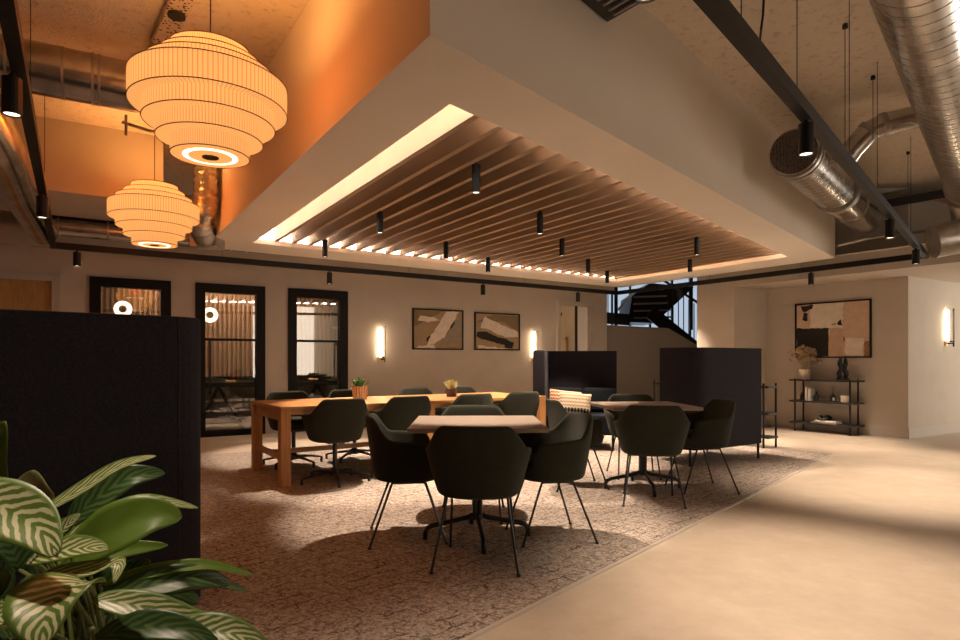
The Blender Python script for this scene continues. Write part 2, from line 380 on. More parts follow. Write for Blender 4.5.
# ------------------------------------------------------------------ plan
ZC = 3.51                                    # concrete ceiling
ZB = 2.527                                   # bulkhead underside
A_B = Vector((-4.10, 8.90)); U_B = Vector((math.sin(math.radians(59)), math.cos(math.radians(59)))); ANG_B = math.atan2(U_B.y, U_B.x)
def sB(px):
    k = (px-CX)/F
    return (k*A_B.y-A_B.x)/(U_B.x-k*U_B.y)
def pB(s, off=0):
    n = Vector((-U_B.y, U_B.x)); return A_B+U_B*s+n*off
A_C = Vector((4.91, 10.50)); _d = (Vector((6.13, 8.76))-A_C); U_C = _d.normalized(); ANG_C = math.atan2(U_C.y, U_C.x); LEN_C = _d.length
def sC(px):
    k = (px-CX)/F
    return (k*A_C.y-A_C.x)/(U_C.x-k*U_C.y)
A_D = Vector((6.13, 8.76))

# floor and carpet
struct(MB().box(-9, 11, -3, 19, -.1, 0).build('floor', 'floor'))
carp = [(-1.8, .5), (4.22, 7.34), (2.6, 8.75), (1.29, 9.86), (-3.31, 7.19), (-5.6, 5.85), (-5.6, .5)]
tag(MB().prism(carp, 0, .008).build('carpet', 'carpet'), 'beige and brown crackle-patterned carpet under the dining tables', 'carpet')
struct(MB().beam((-1.8+.015, .5-.012, .006), (4.235, 7.325, .006), .022, .012).build('trim_7', 'trimw'))

# wall with holes in local frame
def wall_holes(name, org, ang, x0, x1, z0, z1, holes, th=.16, mat='wall'):
    mb = MB(); xs = sorted({x0, x1}|{h[0] for h in holes}|{h[1] for h in holes})
    for a, b in zip(xs[:-1], xs[1:]):
        mid = (a+b)/2; hh = [h for h in holes if h[0] < mid < h[1]]
        if not hh: mb.box(a, b, 0, th, z0, z1)
        else:
            h = hh[0]
            if h[2] > z0+.001: mb.box(a, b, 0, th, z0, h[2])
            if h[3] < z1-.001: mb.box(a, b, 0, th, h[3], z1)
    o = mb.build(name, mat, loc=(org.x, org.y, 0), rotz=ang); return struct(o)
wins = [(sB(89.5), sB(171), 0.0, 2.25), (sB(195.5), sB(265), 0.0, 2.25), (sB(288), sB(347.5), 0.0, 2.25)]
dr1 = (sB(-12), sB(62), 0, 2.27)
dr2 = (sB(556.5), sB(594), 0, 2.33)
wall_holes('wall_back', A_B, ANG_B, sB(-150), sB(607), 0, ZC, wins+[(dr1[0]+.08, dr1[1]-.08, 0, 2.19), (dr2[0]+.07, dr2[1]-.07, 0, 2.26)])
bs = MB()
for a, b in ((wins[0][1], wins[1][0]), (wins[1][1], wins[2][0]), (wins[2][1], dr2[0]), (dr1[1], wins[0][0]), (dr2[1], sB(607))): bs.box(a+.005, b-.005, -.018, 0, 0, .13)
struct(bs.build('baseboard_back', 'trimw', loc=(A_B.x, A_B.y, 0), rotz=ANG_B))
# soffit along back wall (boxing) and upper downstand on the left
struct(MB().box(sB(-150), sB(607), -.22, -.002, 2.58, 2.83).build('trim_1', 'wall', loc=(A_B.x, A_B.y, 0), rotz=ANG_B))
p = [(-4.37, 5.95), (-1.9, 7.44), (-1.2, 9.2), (-3.6, 9.0), (-8.6, 6.2), (-8.6, 3.4)]
p0 = Vector((-4.37, 5.95)); dn = Vector((U_B.x, U_B.y))
q0 = p0-dn*5; q1 = p0+dn*1.15
pl = [q0, q1, q1+Vector((-U_B.y, U_B.x))*1.25, q0+Vector((-U_B.y, U_B.x))*1.25]
struct(MB().prism(pl, 2.80, ZC).build('trim_2', 'wall'))

# windows with frames
for i, w in enumerate(wins):
    e = sempty('window_%d' % (i+1), (A_B.x, A_B.y, 0), ANG_B)
    x0, x1, z0, z1 = w; t = .13
    mb = MB()
    mb.box(x0, x0+t, -.03, .12, 0, z1); mb.box(x1-t, x1, -.03, .12, 0, z1); mb.box(x0+t, x1-t, -.03, .12, z1-t, z1); mb.box(x0+t, x1-t, -.03, .12, 0, .09)
    mb.build('window_frame', 'frame', e)
    MB().box(x0+t, x1-t, .03, .045, .09, z1-t).build('window_pane', 'glass', e)
    for z in (1.43, .77): MB().box(x0+t, x1-t, .02, .06, z-.018, z+.018).build('glazing_bar', 'frame', e)
    if i > 0:
        hx = x0+t+.05 if i == 1 else x1-t-.06
        MB().box(hx, hx+.02, -.06, -.04, .62, 1.42).box(hx, hx+.02, -.06, .03, .64, .67).box(hx, hx+.02, -.06, .03, 1.37, 1.40).build('pull_handle', 'black', e)
# meeting room behind
e0 = Vector((A_B.x, A_B.y))
def behind(x0, x1, y0, y1, z0, z1, mb): mb.box(x0, x1, y0, y1, z0, z1)
mb = MB(); X0, X1 = sB(-150), sB(607)
mb.box(X0, X1, 3.0, 3.1, 0, 2.7)
struct(mb.build('wall_meeting_room', 'wall', loc=(A_B.x, A_B.y, 0), rotz=ANG_B))
struct(MB().box(X0, X1, .16, 3.1, 2.7, 2.8).build('ceiling_meeting_room', 'bulk', loc=(A_B.x, A_B.y, 0), rotz=ANG_B))
struct(MB().box(sB(470), sB(470)+.1, .16, 3.0, 0, 2.7).build('wall_partition', 'wall', loc=(A_B.x, A_B.y, 0), rotz=ANG_B))
# ribbed screen
bl = MB(); x = sB(92)
bl.box(x, sB(366)-.1, 1.62, 1.66, .86, 2.6)
while x < sB(366)-.1: bl.box(x, x+.035, 1.56, 1.62, .84, 2.6); x += .075
sc = thing('ribbed_screen', 'beige vertically ribbed screen seen through the dark framed glass doors', 'screen', (A_B.x, A_B.y, 0), ANG_B)
M['rib'] = pbr('rib_beige', (.42, .25, .15), .8)
bl.build('slat_panel', 'rib', sc)
MB().box(sB(92), sB(366)-.1, 1.57, 1.66, 2.6, 2.7).build('head_rail', 'black', sc)
MB().box(sB(92), sB(366)-.1, 1.57, 1.66, .78, .84).build('foot_rail', 'black', sc)
wb = thing('whiteboard', 'grey green glass board at the right behind the ribbed screen', 'board', (A_B.x, A_B.y, 0), ANG_B)
MB().box(sB(368), sB(425), 2.2, 2.24, .2, 1.75).build('board', 'greywh', wb); MB().box(sB(368), sB(425), 2.18, 2.25, 1.75, 1.79).build('edge_trim', 'white', wb)
mt = thing('meeting_table', 'dark trestle meeting table dimly seen through the glass doors', 'table', (*pB((wins[1][0]+wins[1][1])/2+.6, .95), 0), ANG_B)
MB().box(-1.5, 1.5, -.4, .4, .70, .74).build('table_top', 'dark', mt)
for sx in (-1, -.2, .6):
    MB().beam((sx, -.3, 0), (sx+.35, .0, .70), .04, .04).beam((sx+.7, -.3, 0), (sx+.35, .0, .70), .04, .04).build('trestle_leg', 'dark', mt)
for (px, py, lb) in ((210, 315, 'glowing ring lamp seen through the second glass door'), (123, 309, 'glowing ring lamp seen through the leftmost glass pane')):  # glowing rings added behind the glass to stand for pendant lamp reflections
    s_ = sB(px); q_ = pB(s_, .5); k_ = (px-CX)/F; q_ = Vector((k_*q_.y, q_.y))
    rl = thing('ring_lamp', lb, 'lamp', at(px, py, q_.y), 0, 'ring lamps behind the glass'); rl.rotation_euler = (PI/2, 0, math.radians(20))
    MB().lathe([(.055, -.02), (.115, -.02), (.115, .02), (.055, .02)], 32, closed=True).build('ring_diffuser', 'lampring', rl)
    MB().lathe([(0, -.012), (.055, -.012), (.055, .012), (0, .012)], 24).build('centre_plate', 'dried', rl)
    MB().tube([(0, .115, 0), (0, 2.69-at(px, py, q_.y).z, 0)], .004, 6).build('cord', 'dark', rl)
cl = thing('ceiling_panel_light', 'flat ceiling light inside the glazed meeting room', 'lamp', (*pB(wins[1][0]+.5, 1.0), 2.69), ANG_B)  # added light panel, brightens the room behind the glass doors
MB().box(-1.0, 1.2, -.1, .1, -.02, .01).build('diffuser', 'panel', cl); MB().box(-1.02, 1.22, -.12, .12, .0, .008).build('housing', 'black', cl)

# doors
def door_frame(e, x0, x1, z1, w, mat='trimw'):
    mb = MB(); mb.box(x0, x0+w, -.025, .13, 0, z1); mb.box(x1-w, x1, -.025, .13, 0, z1); mb.box(x0+w, x1-w, -.025, .13, z1-w, z1)
    mb.box(x0+.015, x0+w*.45, -.035, -.025, 0, z1-.015).box(x1-w*.45, x1-.015, -.035, -.025, 0, z1-.015).box(x0+.015, x1-.015, -.035, -.025, z1-w*.45, z1-.015)
    return mb.build('door_frame', mat, e)
e = sempty('door_1', (A_B.x, A_B.y, 0), ANG_B)
door_frame(e, dr1[0], dr1[1], dr1[3], .11)
MB().box(dr1[0]+.11, dr1[1]-.11, .03, .08, 0, dr1[3]-.11).build('door_leaf', 'doorwood', e)
e = sempty('door_2', (A_B.x, A_B.y, 0), ANG_B)
door_frame(e, dr2[0], dr2[1], dr2[3], .09)
a, b = sB(578), sB(579.5)
MB().box(dr2[0]+.09, a, .10, .15, 0, dr2[3]-.09).build('door_leaf', 'paledoor', e)
MB().box(a, b, .06, .15, 0, dr2[3]-.09).build('door_edge', 'dark', e)
MB().box(b, dr2[1]-.09, .10, .15, 0, dr2[3]-.09).build('side_panel', 'white', e)
hx = sB(568)
MB().box(hx, hx+.04, .02, .05, 1.18, 1.60).box(hx, hx+.04, .02, .10, 1.2, 1.23).box(hx, hx+.04, .02, .10, 1.55, 1.58).build('pull_handle', 'gold', e)
MB().box(sB(558.5), sB(563.5), .05, .10, 2.02, 2.09).build('door_closer', 'dark', e)

# wall C, D and pier on the right, soffit
struct(MB().box(0, LEN_C+.0, 0, .15, 0, ZC).build('wall_right', 'wall', loc=(A_C.x, A_C.y, 0), rotz=ANG_C))
struct(MB().box(0, 4.2, 0, .15, 0, ZC).build('wall_far_right', 'wall', loc=(A_D.x, A_D.y, 0), rotz=ANG_B))
struct(MB().box(.0, LEN_C+.02, -.02, 0, 0, .12).box(.0, LEN_C+.015, -.012, 0, .12, .15).build('baseboard_right', 'trimw', loc=(A_C.x, A_C.y, 0), rotz=ANG_C))
struct(MB().box(-.012, 4.2, -.02, 0, 0, .12).box(-.012, 4.2, -.012, 0, .12, .15).build('baseboard_far_right', 'trimw', loc=(A_D.x, A_D.y, 0), rotz=ANG_B))
pa = Vector((4.91, 10.5)); pb_ = pa-U_B*.86
struct(MB().prism([pb_, pa, pa+Vector((-.1, .16)), pb_+Vector((-.1, .16))], 0, ZC).build('wall_recess', 'wall'))
c1 = Vector((3.78, 10.66)); c2 = Vector((4.17, 10.10))
struct(MB().prism([c1, c2, c2+Vector((.3, .2)), c1+Vector((.4, .3))], 0, ZC).build('wall_pier', 'wall'))
# soffit right: follows track line, underside 2.33
zs = 2.33
s1 = Vector(((731.5-CX)*10.05/F, 10.05)); s2 = Vector((5.74, 7.72)); s3 = s2+(s2-s1).normalized()*3.2
s4 = Vector((9.9, 11.2)); 
struct(MB().prism([s1, s2, s3, (10.4, 5.2), (10.4, 11.3), (7.0, 9.4), (6.22, 8.9), (5.0, 10.6), (4.2, 10.22)], zs, 2.60).build('trim_3', 'wall'))
MBs = MB().prism([s1+Vector((-.02, -.015)), s3+Vector((-.02, -.015)), s3+Vector((.05, .04)), s1+Vector((.05, .04))], 2.60, 2.615)
struct(MBs.build('trim_4', 'recess'))
# concrete ceiling
struct(MB().box(-9, 11, -3, 19, ZC, ZC+.2).build('ceiling', 'concrete'))
struct(MB().box(-9.1, -9, -3, 19, 0, ZC).build('wall_left', 'wall'))
struct(MB().box(-9, 7.5, -3.1, -3, 0, ZC).build('wall_front', 'wall'))  # unseen wall added to darken glass reflections; right gap admits ambient light
struct(MB().box(11, 11.1, -3, 19, 0, ZC).build('wall_right_end', 'wall'))
struct(MB().box(-9, 11, 18.9, 19, 0, ZC).build('wall_far_end', 'wall'))

# bulkhead
def P2(px, py, a): Y = a*F/(HY-py); return Vector(((px-CX)*Y/F, Y))
a_ = ZB-HC
OUT = [P2(430, 35, a_), P2(835, 258, a_), P2(621, 287.5, a_), P2(204, 247.5, a_)]
INN = [P2(450, 104, a_), P2(788, 257, a_), P2(617, 281.7, a_), P2(253, 243, a_)]
def off_quad(q, d):
    c = sum(q, Vector((0, 0)))/4; n = len(q); lines = []
    for i in range(n):
        p, r = q[i], q[(i+1) % n]; t = (r-p).normalized(); nn = Vector((t.y, -t.x))
        if nn.dot(p-c) < 0: nn = -nn
        lines.append((p+nn*d, t))
    res = []
    for i in range(n):
        (p, t), (q2, u) = lines[i-1], lines[i]
        den = t.x*u.y-t.y*u.x; w = q2-p; s = (w.x*u.y-w.y*u.x)/den; res.append(p+t*s)
    return res
REC = off_quad(INN, .13)
mb = MB()
def ring(mb, o, i, z0, z1):
    vs = [(p.x, p.y, z0) for p in o]+[(p.x, p.y, z0) for p in i]+[(p.x, p.y, z1) for p in o]+[(p.x, p.y, z1) for p in i]
    fs = []
    for k in range(4):
        j = (k+1) % 4
        fs += [[k, j, 4+j, 4+k], [8+k, 8+j, 12+j, 12+k], [k, j, 8+j, 8+k], [4+k, 4+j, 12+j, 12+k]]
    mb.add(vs, fs)
ring(mb, OUT, INN, ZB, ZB+.045)
ring(mb, OUT, REC, ZB+.045, ZC)
for _k in (1, 2):
    _o = off_quad(INN, .018); mb.prism([INN[_k], INN[(_k+1) % 4], _o[(_k+1) % 4], _o[_k]], ZB+.045, ZB+.060)
struct(mb.build('trim_5', 'bulk'))
ZR = 2.90
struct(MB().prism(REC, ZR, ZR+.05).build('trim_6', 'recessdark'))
# LED strips
led = thing('cove_light', 'warm LED strip light hidden around the edge of the slatted ceiling recess', 'lamp', (*INN[0], ZB))
LQ = off_quad(INN, .055)
for k in range(4):
    p, q = LQ[k], LQ[(k+1) % 4]
    MB().beam((p.x, p.y, ZB+.056), (q.x, q.y, ZB+.056), .02, .02).build('led_strip', 'led' if k in (0, 3) else 'ledfar', led, world=True)
# slats
sl = thing('slatted_ceiling_panel', 'row of pale timber slats hanging in the lit ceiling recess over the tables', 'ceiling panel', (*INN[0], 2.57))
dirS = (INN[3]-INN[0]).normalized(); e01 = INN[1]-INN[0]
IN2 = off_quad(INN, -.01)
def isect(p, d, a, b):
    u = b-a; den = d.x*u.y-d.y*u.x; w = a-p; return p+d*((w.x*u.y-w.y*u.x)/den)
nsl = 30
sz0, sz1 = 2.555, 2.745
fA = .0455
for k in range(nsl):
    # positions measured along the front right edge
    t = (0.26+k*.2225*.985)/e01.length
    if t > .985: break
    p = INN[0]+e01*t
    a = p+dirS*.05
    # far end: either back edge (INN3-INN2) or right back edge
    f1 = isect(p, dirS, INN[3], INN[2])
    b = f1-dirS*.10
    if (b-a).length < .3: continue
    MB().beam((a.x, a.y, (sz0+sz1)/2), (b.x, b.y, (sz0+sz1)/2), .045, sz1-sz0).build('slat', 'slat', sl, world=True)
for k in range(3):
    t = .12+.38*k
    p = INN[0]+(INN[3]-INN[0])*t; q = INN[1]+(INN[2]-INN[1])*t
    MB().beam((p.x, p.y, sz1+.015), (q.x, q.y, sz1+.015), .04, .03).build('cross_rail', 'black', sl, world=True)

# ------------------------------------------------------------------ track ring and spots
ZT = HC+1.27
TR = [Vector((-.606, .544)), Vector((5.487, 7.546)), Vector((2.64, 11.78)), Vector((-4.80, 6.88))]
tr = thing('lighting_track', 'black square lighting track hung around the central ceiling bulkhead', 'lighting track', (*TR[0], ZT))
for k in range(4):
    p, q = TR[k], TR[(k+1) % 4]; d = (q-p).normalized()*.03
    MB().beam((p.x-d.x, p.y-d.y, ZT+.02), (q.x+d.x, q.y+d.y, ZT+.02), .055, .07).build('track_rail', 'black', tr, world=True)
for (k, t) in ((0, .27), (0, .36), (0, .5), (0, .62), (0, .85), (1, .3), (1, .6), (2, .25), (2, .5), (2, .8), (3, .3), (3, .55), (3, .8)):
    p = TR[k]+(TR[(k+1) % 4]-TR[k])*t
    ztop = ZC
    if k == 2: ztop = 2.58 if False else ZC
    MB().tube([(p.x, p.y, ZT+.05), (p.x, p.y, ztop)], .0025, 6).build('suspension_wire', 'black', tr, world=True)

def make_spot(L, name, label, grp, r=.038, cyl_l=.16, stem=.02):
    t = thing(name, label, 'spotlight', (0, 0, 0), 0, grp)
    MB().lathe([(0, -stem), (r, -stem), (r, -stem-cyl_l), (r*.86, -stem-cyl_l), (r*.82, -stem-cyl_l+.012), (0, -stem-cyl_l+.012)], 20).build('lamp_body', 'black', t)
    MB().cyl((0, 0), .012, -stem-.001, 0.0, 10).build('mount', 'black', t)
    MB().lathe([(0, -stem-cyl_l+.011), (r*.8, -stem-cyl_l+.011), (r*.8, -stem-cyl_l+.006), (0, -stem-cyl_l+.006)], 16).build('lens', 'spotface', t)
    return t
def spot_light(p, energy, size=70, blend=.5, tilt=(0, 0), parent=None, radius=.035, col=(1, .77, .58)):
    o = light('spot_light_source', 'SPOT', p, energy, col, parent, spot_size=math.radians(size), spot_blend=blend, shadow_soft_size=radius)
    o.rotation_euler = (tilt[0], tilt[1], 0); return o
GT = 'black cylinder spotlights clipped along the ceiling track'
SPOTS = []
def on_track(k, px, Yhint=None):
    p, q = TR[k], TR[(k+1) % 4]; u = q-p; kk = (px-CX)/F
    s = (kk*p.y-p.x)/(u.x-kk*u.y); return p+u*s
tl = [(0, 'n', 'spotlight on the near right part of the track above the camera side', 110), (3, 'p', 'spotlight on the near left part of the track above the striped plant', 70),  # second one is added out of view to brighten the leaves
      (0, 806, 'spotlight on the right track in front of the round duct end', 260),
      (0, 890, 'spotlight near the far end of the right track above the wall', 320),
      (0, 916, 'spotlight at the right corner of the ceiling track', 220),
      (3, None, 'spotlight at the left photo edge beside the larger pleated lamp', 60),
      (3, 'b', 'spotlight on the left track to the left of the smaller pleated lamp', 60),
      (2, 77, 'spotlight on the back track above the wooden door', 50),
      (2, 329.5, 'spotlight on the back track above the third glass door', 70),
      (2, 483, 'spotlight on the back track above the two abstract pictures', 70),
      (2, 578, 'spotlight on the back track above the pale door frame', 50),
      (1, 680, 'spotlight on the back right track before the staircase', 160),
      (1, 811, 'spotlight on the back right track above the console picture', 260)]
proto = None
for k, px, lab, en in tl:
    if px == 'n': p = TR[0]+(TR[1]-TR[0])*.18
    elif px == 'p': p = TR[0]+(TR[3]-TR[0])*.12
    elif px is None: p = TR[0]+(TR[3]-TR[0])*((2.68-.544)/(6.88-.544))+Vector((-.03, 0))
    elif px == 'b': p = TR[0]+(TR[3]-TR[0])*((4.62-.544)/(6.88-.544))
    else: p = on_track(k, px)
    if proto is None: proto = make_spot(0, 'track_spotlight', 'x', GT); o = proto
    else: o = copy_tree(proto)
    o.location = (p.x, p.y, ZT-.017); o['label'] = 'black cylinder '+lab
    SPOTS.append((Vector((p.x, p.y, ZT-.017-.185)), en))
pend = [(476, 193, 'nearest, hung beside the first slats'), (380, 233, 'second back on the left side of the slats'), (325, 257, 'hung at the far left end of the slats'),
        (540, 234, 'hung in the middle of the slats nearest the right'), (446, 259, 'hung over the communal table between the slats'), (488, 272, 'hung near the back edge, above the pictures'),
        (562, 256, 'hung towards the back in the middle of the slats'), (588, 273, 'hung at the back behind the middle one'), (607, 283, 'furthest, at the back corner of the slats'),
        (697, 255, 'hung on the right side of the slats'), (690, 272, 'hung close to the right back lit edge')]
pproto = None
GP = 'slim black cylinder downlights hanging through the slats'
for px, yb, lab in pend:
    Y = 1.25*F/(HY-yb); X = (px-CX)*Y/F
    if pproto is None: pproto = make_spot(0, 'pendant_downlight', 'x', GP, .032, .21, .02); o = pproto
    else: o = copy_tree(pproto)
    o.location = (X, Y, 2.377+.23); o['label'] = 'slim black cylinder downlight '+lab
    # carried by a short rod up to the recess top
    SPOTS.append((Vector((X, Y, 2.37)), 70))
rods = MB()
MB().cyl((0, 0), .004, 0, .25, 6).build('hanging_rod', 'black', pproto)
for o in [x for x in bpy.data.objects if x.name.startswith('pendant_downlight.')]:
    rod = [c for c in kids(pproto) if c.name.startswith('hanging_rod')][0].copy(); COL.objects.link(rod); rod.parent = o

# ------------------------------------------------------------------ ducts and services
def ribs(p, q, r, pitch, rr=.004, seg=28):
    mb = MB(); p = Vector(p); q = Vector(q); d = (q-p); L = d.length; d.normalize()
    x = d.cross(Vector((0, 0, 1))).normalized(); y = x.cross(d)
    n = int(L/pitch); pts = []
    for i in range(n*seg+1):
        a = 2*PI*i/seg; pts.append(p+d*(pitch*i/seg)+(x*math.cos(a)+y*math.sin(a))*r)
    mb.tube(pts, rr, 4); return mb
# A : big duct on the right
dR = Vector((5.487+.606, 7.546-.544)).normalized()
cA = Vector((3.275, 4.29)); zA = HC+2.0
tA = thing('ventilation_duct', 'large spiral metal duct running along the ceiling at the right edge', 'duct', (cA.x, cA.y, zA))
pa0 = cA-dR*5.0; pa1 = cA+dR*3.55
elA = [(pa0.x, pa0.y, zA), (pa1.x, pa1.y, zA), (pa1.x+.16, pa1.y+.18, zA-.05), (pa1.x+.22, pa1.y+.26, zA-.2)]
sharp(MB().tube(elA[:2], .245, 40).build('duct_body', 'spiral', tA, smooth=True, world=True))
ribs(elA[0], elA[1], .245, .12, .0032).build('spiral_seam', 'galv', tA, smooth=True, world=True)
sharp(MB().tube([(pa1.x-.05, pa1.y-.05, zA), (pa1.x+.1, pa1.y+.11, zA-.03), (pa1.x+.2, pa1.y+.2, zA-.16), (pa1.x+.2, pa1.y+.2, zA-.42), (pa1.x+.05, pa1.y+.1, zA-.55), (pa1.x-.3, pa1.y+.2, zA-.62)], [.262, .262, .25, .22, .2, .19], 30).build('elbow', 'galv', tA, smooth=True, world=True))
# B : duct with perforated end
cB = Vector((2.715, 5.30)); zB = 2.93
tB = thing('ventilation_duct', 'round metal duct with a perforated grille end beside the bulkhead', 'duct', (cB.x, cB.y, zB))
e1 = cB+dR*1.7; e2 = cB+dR*3.4
sharp(MB().tube([(cB.x, cB.y, zB), (e1.x, e1.y, zB)], .2, 36).build('duct_body', 'spiral', tB, smooth=True, world=True))
ribs((cB.x, cB.y, zB), (e1.x, e1.y, zB), .2, .11, .003).build('spiral_seam', 'galv', tB, smooth=True, world=True)
def collar(c, d, r, w, z): a = c-d*w/2; b = c+d*w/2; return sharp(MB().tube([(a.x, a.y, z), (b.x, b.y, z)], r, 32).build('collar', 'galv', tB, smooth=True, world=True))
collar(cB+dR*.06, dR, .212, .05, zB); collar(cB+dR*.16, dR, .208, .03, zB); collar(e1, dR, .222, .12, zB)
sharp(MB().tube([(e1.x, e1.y, zB), (e2.x, e2.y, zB)], .185, 32).build('narrow_section', 'spiral', tB, smooth=True, world=True))
collar(e1+dR*.7, dR, .195, .06, zB)
g0 = cB-dR*.004; g1 = cB-dR*.012
MB().tube([(g1.x, g1.y, zB), (g0.x, g0.y, zB)], .188, 32).build('grille', 'grille', tB, world=True)
# C : branch
tC = thing('branch_duct', 'slim bent branch duct joining the large right duct', 'duct', at(880, 125, 5.4))
cp = [at(935, 113, 5.3), at(905, 119, 5.35), at(884, 124, 5.4), at(868, 132, 5.45), at(852, 150, 5.5), at(842, 164, 5.55)]
sharp(MB().tube(cp, .095, 20).build('duct_body', 'spiral', tC, smooth=True, world=True))
for i in (2, 3):
    d = (cp[i+1]-cp[i-1]).normalized()*.02; MB().tube([cp[i]-d, cp[i]+d], .102, 20).build('joint_ring', 'galv', tC, world=True)
# D left duct
dB3 = Vector((U_B.x, U_B.y, 0))
cD = Vector((-2.98, 4.45, 3.2))
tD = thing('ventilation_duct', 'round metal duct crossing the orange lit ceiling behind the larger pleated lamp', 'duct', cD)
a = cD-dB3*.42; b = cD+dB3*1.22
sharp(MB().tube([a, b], .178, 36).build('duct_body', 'spiral', tD, smooth=True, world=True))
for t in (.06, .38, .56, .60, .95, 1.3): 
    p = a+dB3*t; MB().tube([p-dB3*.008, p+dB3*.008], .184, 30).build('joint_ring', 'galv', tD, world=True)
# E left edge duct
dL = Vector((-.56, .83, 0)).normalized()
cE = at(4, 150, 5.0)
tE = thing('ventilation_duct', 'spiral metal duct bending down at the left photo edge', 'duct', cE)
pe = [at(-25, 100, 4.6), at(-3, 140, 5.0), at(8, 165, 5.4), at(20, 195, 6.0), at(44, 234, 6.7)]
sharp(MB().tube(pe, [.17, .17, .165, .15, .13], 28).build('duct_body', 'spiral', tE, smooth=True, world=True))
# F low duct along back
dFp0 = at(48, 226, 7.15); 
tF = thing('ventilation_duct', 'slim metal duct running low along the back wall behind the smaller pleated lamp', 'duct', dFp0)
dFp1 = dFp0+dB3*3.3
sharp(MB().tube([dFp0, dFp1], .105, 24).build('duct_body', 'spiral', tF, smooth=True, world=True))
for t in (.1, .6, 1.3, 2.0, 2.2): 
    p = dFp0+dB3*t; MB().tube([p-dB3*.012, p+dB3*.012], .112, 24).build('joint_ring', 'galv', tF, world=True)
# cable tray
tT = thing('cable_tray', 'dark wire cable tray above the slim duct on the left', 'cable tray', dFp0+Vector((0, 0, .17)))
for k in range(2):
    o_ = Vector((-.5*k*.5, .86*k*.22, 0)); MB().beam(dFp0+o_+Vector((0, 0, .15)), dFp0+o_+dB3*1.6+Vector((0, 0, .15)), .012, .06).build('side_rail', 'black', tT, world=True)
rg = MB()
for i in range(28):
    p = dFp0+dB3*(.05+i*.056)+Vector((0, 0, .13)); rg.tube([p, p+Vector((-.125, .19, 0))], .004, 4); rg.tube([p, p+Vector((0, 0, .05))], .004, 4)
rg.build('wire_mesh', 'black', tT, world=True)
# foil flex G
tG = thing('foil_insulated_pipe', 'crumpled foil wrapped pipe dropping from the ceiling beside the smaller lamp', 'pipe', (-2.98, 6.6, 2.45))
pts = [(-2.92, 6.55, 3.5), (-2.94, 6.57, 3.2), (-2.95, 6.6, 2.95), (-2.98, 6.62, 2.75), (-3.06, 6.7, 2.62), (-3.12, 6.95, 2.52)]
mbg = MB(); dense = []
for i in range(len(pts)-1):
    for k in range(7): dense.append(Vector(pts[i]).lerp(Vector(pts[i+1]), k/7))
dense.append(Vector(pts[-1]))
mbg.tube(dense, [.125+.012*math.sin(i*2.4)+random.uniform(-.008, .008) for i in range(len(dense))], 20); mbg.build('foil_sleeve', 'foil', tG, smooth=True, world=True)
MB().box(-3.3, -3.0, 6.95, 7.2, 2.42, 2.58).build('junction_box', 'galv', tG, world=True)
# perforated strut at top left
tP = thing('perforated_channel', 'perforated metal channel fixed to the ceiling above the larger lamp', 'channel', at(172, 20, 4.1))
p0 = at(176, -20, 3.9); p1 = at(158, 52, 4.5); p0.z = p1.z = 3.46
p0 = Vector(((181-CX)*(2.333*F/360)/F, 2.333*F/360, 3.46)); p1 = Vector(((158-CX)*(2.333*F/308)/F, 2.333*F/308, 3.46))
p0 = p0+(p0-p1)*.6
MB().beam(p0, p1, .13, .05).build('channel', 'perf', tP, world=True)
c = p1.lerp(p0, .52); MB().lathe([(0, 0), (.055, 0), (.055, .02), (0, .02)], 20, (c.x, c.y, 3.41)).build('cover_disc', 'dark', tP, world=True)
# vent box top right of bulkhead face
vt = thing('air_vent', 'dark louvred vent box on the bulkhead face at the top of the photo', 'vent', (.83, 3.69, 3.2))
vA = Vector((.83, 3.69)); vB = Vector((.934, 3.55)); nn = (vB-vA).normalized()
q = [vA-nn*.08, vA+nn*.26, vA+nn*.26-dR*1.1, vA-nn*.08-dR*1.1]
MB().prism(q, 3.2, 3.32).build('vent_box', 'dark', vt, world=True)
lv = MB()
for i in range(16):
    p = vA-dR*(.04+i*.065); lv.beam((p.x, p.y, 3.195), (p.x+nn.x*.24, p.y+nn.y*.24, 3.195), .015, .02)
lv.build('louvre', 'greypaint', vt, world=True)
# threaded rods from the ceiling at the right
for (px, py, Y, yb, lab) in ((845, 24, 4.34, 172, 'long'), (873, 77, 5.13, 140, 'middle'), (908, 152, 7.0, 190, 'short far')):
    t = at(px, py, Y); bz = at(px, yb, Y).z
    o = MB().tube([(t.x, t.y, ZC), (t.x, t.y, bz)], .003, 6).lathe([(0, ZC), (.016, ZC), (.02, ZC-.03), (0, ZC-.03)], 8, (t.x, t.y, 0)).build('hanging_rod', 'black')
    tag(o, '%s thin rod hanging from the concrete ceiling left of the large right duct' % lab, 'rod')
o = MB().tube([at(764, -6, 2.9), at(763, 15, 2.92), at(761, 30, 2.95), at(760, 40, 2.9)], .006, 6).build('power_cable', 'black'); tag(o, 'short black power cable dropping to the right ceiling track', 'cable')
# sprinkler stub pipe
o = MB().tube([at(122, 122, 5.3), at(150, 131, 5.4), at(170, 134, 5.5)], .015, 8).tube([at(126, 115, 5.3), at(126, 135, 5.3)], .012, 8).build('sprinkler_pipe', 'galv'); tag(o, 'thin crossed sprinkler pipe under the ceiling left below the larger lamp', 'pipe')
